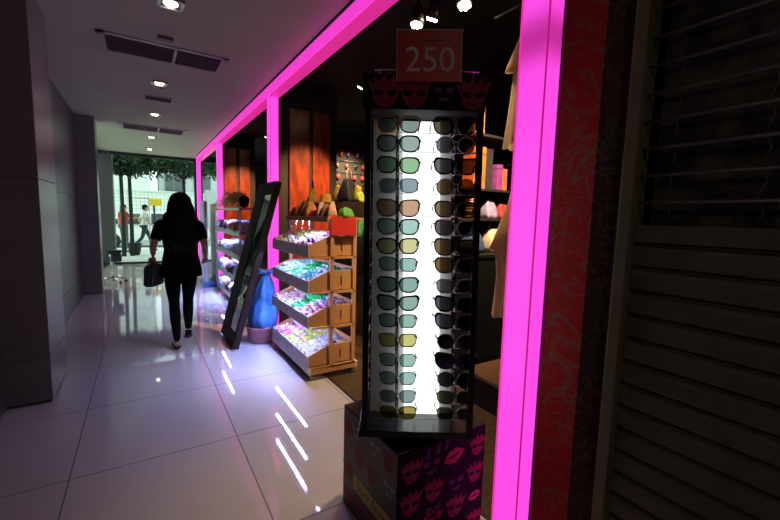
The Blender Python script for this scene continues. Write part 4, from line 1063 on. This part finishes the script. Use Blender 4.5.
def remesh(bm, vox):
    bmesh.ops.recalc_face_normals(bm, faces=list(bm.faces))
    me = bpy.data.meshes.new('tmp'); bm.to_mesh(me); bm.free()
    o = bpy.data.objects.new('tmp', me); COL.objects.link(o)
    md = o.modifiers.new('r', 'REMESH'); md.mode = 'VOXEL'; md.voxel_size = vox; md.use_smooth_shade = True
    sm = o.modifiers.new('s', 'SMOOTH'); sm.factor = 0.5; sm.iterations = 3
    dg = bpy.context.evaluated_depsgraph_get(); m2 = bpy.data.meshes.new_from_object(o.evaluated_get(dg))
    b2 = bmesh.new(); b2.from_mesh(m2); bpy.data.objects.remove(o); bpy.data.meshes.remove(me); bpy.data.meshes.remove(m2)
    for f in b2.faces: f.smooth = True
    return b2
def lerp(a, b, t): return tuple(a[i]+(b[i]-a[i])*t for i in range(3))
def hand(bm, wrist, fore, palm_n, curl, side):
    """wrist point, forearm direction, palm normal (towards which the fingers curl)"""
    w = Vector(wrist); d = Vector(fore).normalized(); n = Vector(palm_n); n = (n - d*n.dot(d)).normalized(); s = d.cross(n)*side
    pc = w + d*0.045
    chain(bm, [(*w, 0.022, 0.018), (*(w+d*0.03), 0.030, 0.014), (*(w+d*0.075), 0.036, 0.013)], [(0, 1), (1, 2)])
    ell(bm, pc+d*0.01, (0.030, 0.030, 0.030), 10)
    for i, (off, L) in enumerate(((-0.028, 0.062), (-0.010, 0.072), (0.009, 0.068), (0.026, 0.052))):
        b = w + d*0.072 + s*off; a = 0; p = b - d*0.02; pts = [p, b]
        for q in range(3):
            a += curl; pts.append(pts[-1] + (d*math.cos(a) + n*math.sin(a))*L*(0.45, 0.32, 0.23)[q])
        chain(bm, [(*p_, (0.009, 0.009, 0.0085, 0.008, 0.007)[k]) for k, p_ in enumerate(pts)], [(k, k+1) for k in range(4)])
    tb_ = w + d*0.02 - s*0.022
    pts = [tb_, tb_ + d*0.022 - s*0.022 + n*0.008, tb_ + d*0.048 - s*0.026 + n*0.022, tb_ + d*0.064 - s*0.018 + n*0.034]
    chain(bm, [(*p_, (0.013, 0.0115, 0.010, 0.008)[k]) for k, p_ in enumerate(pts)], [(0, 1), (1, 2), (2, 3)])
def person(root, J, vox, skin, paint, female=True):
    """J: joint dict in local space, +Y is the way the person faces. paint(co) -> material index"""
    bm = new(); g = 0.92 if female else 1.08
    H = J['head']; hw = J['hips']
    N = []; E = []
    def add(p, r, ry=None, par=None):
        N.append((*p, r, ry if ry else r)); i = len(N)-1
        if par is not None: E.append((par, i))
        return i
    pel = add(J['pelvis'], 0.135*g, 0.105*g)
    wa = add(J['waist'], 0.108*g, 0.088*g, pel); ch = add(J['chest'], 0.130*g, 0.100*g, wa); uc = add(J['upchest'], 0.095*g, 0.075*g, ch)
    nk = add(J['neck'], 0.052*g, 0.052*g, uc); add(lerp(J['neck'], H, 0.7), 0.05*g, None, nk)
    for s in ('l', 'r'):
        sh_ = add(J[s+'sho'], 0.056*g, None, uc); m1 = add(lerp(J[s+'sho'], J[s+'elb'], .5), 0.045*g, None, sh_); el = add(J[s+'elb'], 0.037*g, None, m1)
        m2 = add(lerp(J[s+'elb'], J[s+'wri'], .35), 0.037*g, None, el); add(J[s+'wri'], 0.024*g, 0.022*g, m2)
        hp = add(J[s+'hip'], 0.090*g, None, pel); t1 = add(lerp(J[s+'hip'], J[s+'kne'], .45), (0.090 if female else 0.074)*g, None, hp); kn = add(J[s+'kne'], 0.057*g, None, t1)
        cf = add(lerp(J[s+'kne'], J[s+'ank'], .32), (0.063 if female else 0.053)*g, None, kn); an = add(J[s+'ank'], 0.036*g, None, cf)
    chain(bm, N, E, pel)
    if female:
        for sx in (-1, 1): ell(bm, Vector(J['chest'])+Vector((sx*0.065, 0.085, 0.02)), (0.06, 0.055, 0.06), 12)
    for sx in (-1, 1): ell(bm, Vector(J['pelvis'])+Vector((sx*0.07, -0.055, -0.02)), (0.085, 0.085, 0.09), 12)
    for s in ('l', 'r'):                                  # feet
        a = Vector(J[s+'ank']); d = Vector(J[s+'toe'])-a; up = Vector((0, 0, 1))
        heel = a - Vector((d.x, d.y, 0)).normalized()*0.035 + Vector((0, 0, -0.045))
        toe = Vector(J[s+'toe'])
        chain(bm, [(*a, 0.032), (*(heel+Vector((0, 0, 0.01))), 0.030), (*lerp(heel, toe, .55), 0.036, 0.028), (*lerp(heel, toe, .82), 0.040, 0.020), (*toe, 0.028, 0.014)], [(0, 1), (0, 2), (2, 3), (3, 4)])
    # head
    hd = Vector(H); rot = Matrix.Rotation(J.get('yaw', 0), 4, 'Z') @ Matrix.Rotation(J.get('nod', 0), 4, 'X')
    def hp_(x, y, z): return hd + rot.to_3x3() @ Vector((x, y, z))
    ell(bm, hp_(0, -0.012, 0.025), (0.075, 0.094, 0.090), 20, 0, rot); ell(bm, hp_(0, 0.022, -0.030), (0.060, 0.068, 0.085), 18, 0, rot)
    ell(bm, hp_(0, 0.060, -0.088), (0.028, 0.024, 0.022), 12, 0, rot)
    chain(bm, [(*hp_(0, 0.078, 0.018), 0.008), (*hp_(0, 0.098, -0.018), 0.011), (*hp_(0, 0.080, -0.028), 0.013)], [(0, 1), (1, 2)])
    for sx in (-1, 1):
        ell(bm, hp_(sx*0.076, -0.005, -0.005), (0.010, 0.020, 0.031), 10, 0, rot); ell(bm, hp_(sx*0.028, 0.082, -0.060), (0.016, 0.010, 0.007), 8, 0, rot)
        ell(bm, hp_(sx*0.030, 0.074, 0.030), (0.022, 0.014, 0.007), 8, 0, rot)
    for s, sd in (('l', 1), ('r', -1)):
        hand(bm, J[s+'wri'], J.get(s+'fd') or (Vector(J[s+'wri'])-Vector(J[s+'elb'])), J.get(s+'pn', (0.3*sd, 0.6, 0)), J.get(s+'curl', 0.5), sd)
    bm = remesh(bm, vox)
    for f in bm.faces: f.material_index = paint(f.calc_center_median())
    ob = obj('body', bm, skin, root)
    bm = new()
    for sx in (-1, 1): ell(bm, hp_(sx*0.030, 0.079, 0.008), (0.013, 0.009, 0.008), 10, 0, rot)
    obj('eyes', bm, 'eye', root)
    bm = new(); ell(bm, hp_(0, 0.086, -0.062), (0.024, 0.008, 0.006), 10, 0, rot); ell(bm, hp_(0, 0.083, -0.070), (0.020, 0.008, 0.006), 10, 0, rot); obj('lips', bm, 'lips', root)
    return hp_, rot
def shoe(root, ank, toe, m):
    bm = new(); a, t = Vector(ank), Vector(toe); d = Vector((t.x-a.x, t.y-a.y, 0)).normalized(); heel = a - d*0.04 + Vector((0, 0, -0.045))
    dd = (t-heel)
    chain(bm, [(*(heel+Vector((0, 0, 0.008))), 0.036, 0.034), (*lerp(heel, t, .5), 0.041, 0.031), (*lerp(heel, t, .82), 0.046, 0.025), (*(t+dd.normalized()*0.012), 0.032, 0.018)], [(0, 1), (1, 2), (2, 3)])
    obj('shoe', bm, m, root)

# ---- walking woman, seen from behind
wp = thing('person', 'woman with long black hair in black clothes walking away down the corridor carrying a bag', 'person', (0.335, 4.55, 0))
JW = dict(pelvis=(0, 0, .87), waist=(0, 0, 1.02), chest=(0, .005, 1.16), upchest=(0, -.01, 1.29), neck=(0, -.005, 1.37), head=(0.01, .03, 1.475), hips=0.1,
          lsho=(-.165, -.01, 1.285), lelb=(-.245, -.06, 1.06), lwri=(-.245, -.005, .955), rsho=(.165, -.01, 1.285), relb=(.225, -.05, 1.06), rwri=(.245, .13, .915),
          lhip=(-.085, 0, .83), lkne=(-.075, -.03, .46), lank=(-.062, -.12, .075), ltoe=(-.068, .065, .020),
          rhip=(.085, 0, .83), rkne=(.060, .06, .475), rank=(.045, -.09, .185), rtoe=(.040, .05, .075), lpn=(0.4, 0.8, 0), rpn=(-0.5, 0.5, 0), lcurl=0.75, rcurl=0.45, lfd=(0, 0.25, -1))
def wpaint(c):
    if c.z < 0.08 or c.z > 1.33: return 0
    if c.z < 0.90 and abs(c.x) < 0.20: return 1
    if abs(c.x) < 0.185 and c.z > 0.7: return 1
    if c.z > 1.13: return 1
    return 0
hp_, rot = person(wp, JW, 0.0075, ['skin', 'cloth_black'], wpaint)
bm = new()
rows = [(1.345, .070, .062, 0), (1.325, .135, .075, -.005), (1.29, .185, .088, -.01), (1.22, .185, .112, 0), (1.10, .160, .120, .0), (1.02, .150, .112, 0), (0.92, .172, .130, -.01), (0.82, .190, .148, -.012), (0.745, .196, .155, -.012)]
rings = []
for z, rx, ry, yo in rows:
    rings.append([bm.verts.new((rx*math.cos(a)*(1+.015*math.sin(7*a+z*9)), yo+ry*math.sin(a)*(1+.02*math.sin(5*a+z*11)), z)) for a in [2*PI*k/40 for k in range(40)]])
for j in range(len(rings)-1):
    for k in range(40):
        f = bm.faces.new((rings[j][k], rings[j][(k+1) % 40], rings[j+1][(k+1) % 40], rings[j+1][k])); f.smooth = True
obj('tunic', bm, 'cloth_black', wp)
for s, sx in (('l', -1), ('r', 1)):
    bm = new(); a, b = JW[s+'sho'], JW[s+'elb']
    tube(bm, [lerp(a, b, -0.16), lerp(a, b, -0.1), lerp(a, b, .03), lerp(a, b, .25), lerp(a, b, .55), lerp(a, b, .72)], [0.012, 0.034, 0.054, 0.057, 0.053, 0.048], 16); obj('sleeve', bm, 'cloth_black', wp)
for s in 'lr': shoe(wp, JW[s+'ank'], JW[s+'toe'], 'black_satin')
bm = new()                                                  # long wavy hair
ell(bm, hp_(0, -0.030, 0.030), (0.105, 0.110, 0.103), 20); ell(bm, hp_(0, -0.075, -0.06), (0.130, 0.085, 0.13), 18); ell(bm, hp_(0, -0.095, -0.20), (0.165, 0.075, 0.15), 18)
ell(bm, hp_(0.01, -0.105, -0.33), (0.160, 0.065, 0.13), 18); ell(bm, hp_(-0.01, -0.105, -0.43), (0.13, 0.050, 0.10), 16)
for sx in (-1, 1): ell(bm, hp_(sx*0.085, 0.0, -0.06), (0.038, 0.07, 0.12), 12); ell(bm, hp_(sx*0.12, -0.02, -0.19), (0.05, 0.06, 0.12), 12)
for k in range(26):
    x = -0.15+0.3*k/25; ph = rnd.uniform(0, 6); L = rnd.uniform(0.30, 0.44)
    pts = [hp_(x*0.6*(0.5+q*0.14)+0.016*math.sin(q*1.9+ph), -0.125-0.02*math.cos(x*8)-0.012*math.sin(q*1.6+ph)-0.012*(q < 4), 0.02-q*L/6-0.02) for q in range(8)]
    tube(bm, pts, [0.016, 0.018, 0.018, 0.018, 0.017, 0.015, 0.012, 0.005], 6)
bm = remesh(bm, 0.009); obj('hair', bm, 'hair', wp)

hb = thing('handbag', 'dark grey structured handbag hanging from the walking woman\'s left hand', 'bag', (0.335-.245, 4.55-.005+.01, 0.66), R(65))
bm = new()
prism(bm, [(-0.125, 0), (0.125, 0), (0.10, 0.19), (0.06, 0.215), (-0.06, 0.215), (-0.10, 0.19)], lambda x, z: (x, -0.05, z), lambda x, z: (x, 0.05, z))
bmesh.ops.bevel(bm, geom=list(bm.edges), offset=0.014, segments=3, affect='EDGES'); obj('bag_body', bm, 'bag_grey', hb)
bm = new(); prism(bm, [(-0.095, 0.20), (0.095, 0.20), (0.085, 0.11), (0.03, 0.085), (-0.03, 0.085), (-0.085, 0.11)], lambda x, z: (x, -0.057, z), lambda x, z: (x, -0.050, z)); obj('flap', bm, 'gunmetal', hb)
bm = new()
tube(bm, [(-0.055, 0, 0.20), (-0.05, 0, 0.235), (-0.02, 0, 0.252), (0.02, 0, 0.252), (0.05, 0, 0.235), (0.055, 0, 0.20)], 0.006, 8); obj('handle', bm, 'bag_grey', hb)

# ---- people outside
def outdoor(label, loc, rz, J, mats, paint, hairlen, vox=0.010):
    t = thing('person', label, 'person', loc, rz); h_, rt = person(t, J, vox, mats, paint, False)
    bm = new(); ell(bm, h_(0, -0.018, 0.038), (0.083, 0.098, 0.088), 18, 0, rt); ell(bm, h_(0, -0.045, -0.01), (0.080, 0.065, 0.07), 14, 0, rt)
    if hairlen: ell(bm, h_(0, -0.06, -0.09), (0.085, 0.055, 0.12), 14, 0, rt)
    obj('hair', bm, 'hair', t)
    for s in 'lr': shoe(t, J[s+'ank'], J[s+'toe'], 'near_black')
    return t
JM = dict(pelvis=(0, 0, .90), waist=(0, .0, 1.04), chest=(0, .01, 1.18), upchest=(0, .01, 1.32), neck=(0, .02, 1.41), head=(0, .05, 1.52), hips=.1,
          lsho=(-.19, .0, 1.33), lelb=(-.23, -.12, 1.09), lwri=(-.22, -.02, .88), rsho=(.19, 0, 1.33), relb=(.23, .03, 1.08), rwri=(.22, .18, .92),
          lhip=(-.09, 0, .86), lkne=(-.09, .17, .48), lank=(-.09, .22, .08), ltoe=(-.09, .40, .022), rhip=(.09, 0, .86), rkne=(.09, -.10, .47), rank=(.09, -.38, .16), rtoe=(.09, -.24, .03))
def mpaint(c):
    if c.z < 0.92 and abs(c.x) < 0.19 and c.z > 0.1: return 2
    if c.z < 0.1 or c.z > 1.40: return 0
    if c.z > 1.18 or abs(c.x) < 0.17: return 1
    return 0
outdoor('man in a white T-shirt and dark trousers striding along the pavement outside', (0.10, 16.5, 0), R(-80), JM, ['skin_light', 'cloth_white', 'cloth_jeans'], mpaint, False)
JR = dict(JM); JR.update(head=(0, .03, 1.50), neck=(0, .01, 1.40), lelb=(-.23, -.03, 1.08), lwri=(-.22, .02, .85), relb=(.22, .10, 1.10), rwri=(.12, .30, 1.12), lkne=(-.09, .02, .47), lank=(-.09, -.02, .08), ltoe=(-.10, .16, .022), rkne=(.09, .03, .47), rank=(.09, .0, .08), rtoe=(.10, .18, .022))
outdoor('person in a red top standing outside beside the dark slim tree trunks', (-0.50, 16.0, 0), R(-60), JR, ['skin_light', 'cloth_red', 'cloth_olive'], mpaint, True)

# ---- wheeled saddle stool
st = thing('stool', 'black wheeled stool standing by the far left pillar', 'stool', (-0.50, 9.15, 0))
bm = new(); lathe(bm, [(0, 0.585), (0.15, 0.585), (0.175, 0.600), (0.178, 0.625), (0.165, 0.642), (0, 0.648)], seg=28); obj('seat', bm, 'black', st)
bm = new(); lathe(bm, [(0.018, 0.10), (0.018, 0.36), (0.026, 0.37), (0.026, 0.50), (0.05, 0.585)], seg=14); obj('stem', bm, 'chrome', st)
bm = new(); box2(bm, (-0.02, -0.10, 0.42), (0.16, 0.10, 0.575), 0, 0.02); obj('storage_box', bm, 'gunmetal', st)
for k in range(5):
    a = k*2*PI/5+0.3; c, d = math.cos(a), math.sin(a)
    bm = new(); tube(bm, [(0, 0, 0.12), (0.12*c, 0.12*d, 0.095), (0.22*c, 0.22*d, 0.075)], [0.022, 0.018, 0.012], 8); lg = obj('leg', bm, 'chrome', st)
    bm = new(); lathe(bm, [(0.024, -0.012), (0.029, 0), (0.024, 0.012)], (0.22*c, 0.22*d, 0.029), 14, 0, Matrix.Rotation(a, 4, 'Z') @ Matrix.Rotation(R(90), 4, 'X'))
    tube(bm, [(0.22*c, 0.22*d, 0.05), (0.22*c, 0.22*d, 0.08)], 0.010, 8); obj('caster', bm, 'black', lg)

# ================================================================== STREET OUTSIDE
bm = new(); box2(bm, (-14, 12.45, -0.12), (18, 17.9, -0.0)); struct('pavement', bm, 'pave', 'pale street pavement outside the glass front')
bm = new(); box2(bm, (-14, -2.6, -0.12), (-0.95, 12.45, 0.0)); struct('pavement_side', bm, 'pave')
bm = new(); box2(bm, (-14, 17.9, -0.2), (18, 24, -0.08)); struct('road', bm, 'asphalt', 'grey road beyond the pavement')
bm = new(); box2(bm, (-6, 22.8, -0.1), (2.9, 23.0, 2.35)); box2(bm, (-6.05, 22.75, 2.35), (2.95, 23.05, 2.43)); struct('wall_street', bm, 'grid_wall', 'white gridded street wall across the road')
bm = new(); box2(bm, (2.9, 22.6, -0.1), (12, 23.0, 2.6)); struct('wall_street_side', bm, 'facade', 'grey street wall across the road')
def building(x0, x1, y, h, m, label):
    t = thing('building', label, 'building', ((x0+x1)/2, y, -0.1)); w = x1-x0
    bm = new(); box2(bm, (-w/2, 0, 0), (w/2, 3, h)); obj('wall', bm, m, t)
    nx = int(w/1.6); nz = int(h/1.9)
    for i in range(nx):
        for k in range(nz):
            if k == 0: continue
            x = -w/2+0.8+i*1.6; z = 0.9+k*1.8
            bm = new(); box2(bm, (x-0.5, -0.05, z-0.05), (x+0.5, 0.0, z+1.1)); f = obj('window', bm, 'facade_dark', t)
            bm = new(); box2(bm, (x-0.45, -0.06, z), (x-0.02, -0.05, z+1.05)); box2(bm, (x+0.02, -0.06, z), (x+0.45, -0.05, z+1.05)); obj('window_pane', bm, 'car_glass', f)
    bm = new(); box2(bm, (-w/2-0.2, -0.25, h), (w/2+0.2, 3.1, h+0.25)); obj('roof_edge', bm, m, t)
building(-9, 0.6, 27, 9, 'pave', 'pale building beyond the white gridded wall')
building(1.0, 9.5, 28, 7, 'facade', 'blue-grey building beyond the street wall at right')
# car
car = thing('car', 'white car parked across the road behind the striding man', 'car', (0.35, 19.2, -0.08))
bm = new(); prof = [(-2.1, 0.30), (-2.15, 0.62), (-2.0, 0.86), (-1.55, 0.94), (-0.95, 1.40), (-0.6, 1.47), (0.75, 1.47), (1.15, 1.38), (1.75, 0.98), (2.1, 0.88), (2.15, 0.5), (2.05, 0.28)]
prism(bm, prof, lambda x, z: (x, -0.85+(0.12 if z > 1 else 0), z), lambda x, z: (x, 0.85-(0.12 if z > 1 else 0), z)); bmesh.ops.bevel(bm, geom=list(bm.edges), offset=0.05, segments=2, affect='EDGES'); obj('car_body', bm, 'car_white', car)
for pr in ([(-1.40, 0.97), (-0.90, 1.36), (-0.10, 1.40), (-0.10, 0.97)], [(0.0, 0.97), (0.0, 1.40), (0.75, 1.40), (1.05, 1.30), (1.45, 0.97)]):
    bm = new(); prism(bm, pr, lambda x, z: (x, -0.875+0.30*(z-0.97), z), lambda x, z: (x, -0.70, z)); obj('window', bm, 'car_glass', car)
for x in (-1.35, 1.35):
    for y in (-0.80, 0.80):
        bm = new(); lathe(bm, [(0.20, -0.10), (0.31, -0.09), (0.32, 0), (0.31, 0.09), (0.20, 0.10)], (x, y, 0.32), 24, 0, Matrix.Rotation(R(90), 4, 'X')); w_ = obj('wheel', bm, 'tyre', car)
        bm = new(); lathe(bm, [(0.0, -0.105), (0.19, -0.10), (0.20, 0.0), (0.19, 0.10), (0, 0.105)], (x, y, 0.32), 20, 0, Matrix.Rotation(R(90), 4, 'X')); obj('hub', bm, 'steel', w_)
bm = new(); box2(bm, (-2.19, -0.7, 0.62), (-2.05, -0.35, 0.78), 0, 0.02); obj('headlight', bm, 'vent_white', car)
bm = new(); box2(bm, (2.06, -0.7, 0.68), (2.18, -0.35, 0.82), 0, 0.02); obj('tail_light', bm, 'cloth_red', car)
sp_ = thing('street_sign', 'yellow street sign on a slim dark post outside', 'sign', (0.44, 17.5, 0))
bm = new(); tube(bm, [(0, 0, 0), (0, 0, 1.88)], 0.035, 10); obj('post', bm, 'bark', sp_)
bm = new(); box2(bm, (-0.14, -0.05, 1.63), (0.26, -0.035, 1.88), 0, 0.006); obj('sign_plate', bm, 'yellow', sp_)
bp = thing('barrier', 'yellow two-bar pavement barrier behind the slim tree trunks', 'barrier', (0.0, 15.2, 0))
for z in (1.18, 1.82):
    bm = new(); tube(bm, [(-0.30, 0, z), (0.24, 0, z)], 0.016, 8); obj('bar', bm, 'straw', bp)
for x in (-0.30, 0.24):
    bm = new(); tube(bm, [(x, 0, 0), (x, 0, 1.86)], 0.012, 8); obj('post', bm, 'steel', bp)
bl = thing('planter', 'dark round planter at the foot of the slim tree trunks outside', 'planter', (-0.20, 14.9, 0))
bm = new(); lathe(bm, [(0.12, 0), (0.16, 0.08), (0.19, 0.34), (0.21, 0.38), (0.18, 0.38), (0.15, 0.30), (0, 0.30)], seg=20); obj('pot', bm, 'bark', bl)
# trees
def leafmesh(bm, c, r, n, size, seed, hang=0.0):
    rg = random.Random(seed)
    for k in range(n):
        while True:
            p = Vector((rg.uniform(-1, 1), rg.uniform(-1, 1), rg.uniform(-1, 1)))
            if p.length <= 1: break
        q = Vector((c[0]+p.x*r[0], c[1]+p.y*r[1], c[2]+p.z*r[2] - hang*rg.random()**4))
        s = size*rg.uniform(0.6, 1.3); rt = Matrix.Rotation(rg.uniform(0, 6.28), 3, 'Z') @ Matrix.Rotation(rg.uniform(-1.1, 1.1), 3, 'X') @ Matrix.Rotation(rg.uniform(-.8, .8), 3, 'Y')
        V = [bm.verts.new(q + rt @ Vector(v)*s) for v in ((0, -1, 0), (0.42, -0.1, 0.12), (0, 1, -0.05), (-0.42, -0.1, 0.12), (0, 0, 0))]
        for a, b in ((0, 1), (1, 2), (2, 3), (3, 0)): bm.faces.new((V[a], V[b], V[4]))
def tree(label, x, y, h, spread, leaf, n, seed, trunk=0.055, hang=0.25, crown=0.42, size=0.085):
    t = thing('tree', label, 'tree', (x, y, 0), 0)
    bm = new(); tube(bm, [(0, 0, 0), (0.01, 0, h*0.4), (0.0, 0.02, h*0.8), (0.03, 0, h+0.2)], [trunk*1.15, trunk, trunk*0.9, trunk*0.5], 10)
    for k in range(6):
        a = k*1.1; tube(bm, [(0, 0, h*0.82), (math.cos(a)*spread*0.4, math.sin(a)*spread*0.3, h), (math.cos(a)*spread*0.8, math.sin(a)*spread*0.6, h+0.15)], [0.03, 0.02, 0.008], 6)
    obj('trunk', bm, 'bark', t)
    bm = new(); leafmesh(bm, (0, 0, h+0.05), (spread, spread*0.7, crown), n, size, seed, hang); obj('crown', bm, leaf, t)
tree('slim dark tree, left one of the pair just outside the glass front', -0.47, 14.5, 2.95, 1.3, 'leaf_dark', 2600, 3)
tree('slim dark tree, right one of the pair just outside the glass front', -0.26, 14.62, 2.95, 1.2, 'leaf_dark', 2400, 4)
tree('dark leafy tree behind the walking woman, outside the glass front', 1.25, 14.9, 3.0, 1.25, 'leaf_dark', 2600, 5, hang=0.3)
tree('bright green tree seen through the last shop bay', 2.75, 15.3, 3.05, 0.95, 'leaf_bright', 1800, 6)

tree('bushy green tree outside the side glazing on the left of the corridor', -2.6, 13.0, 2.4, 1.3, 'leaf_bright', 2200, 8, hang=0.6, crown=1.0, size=0.10)
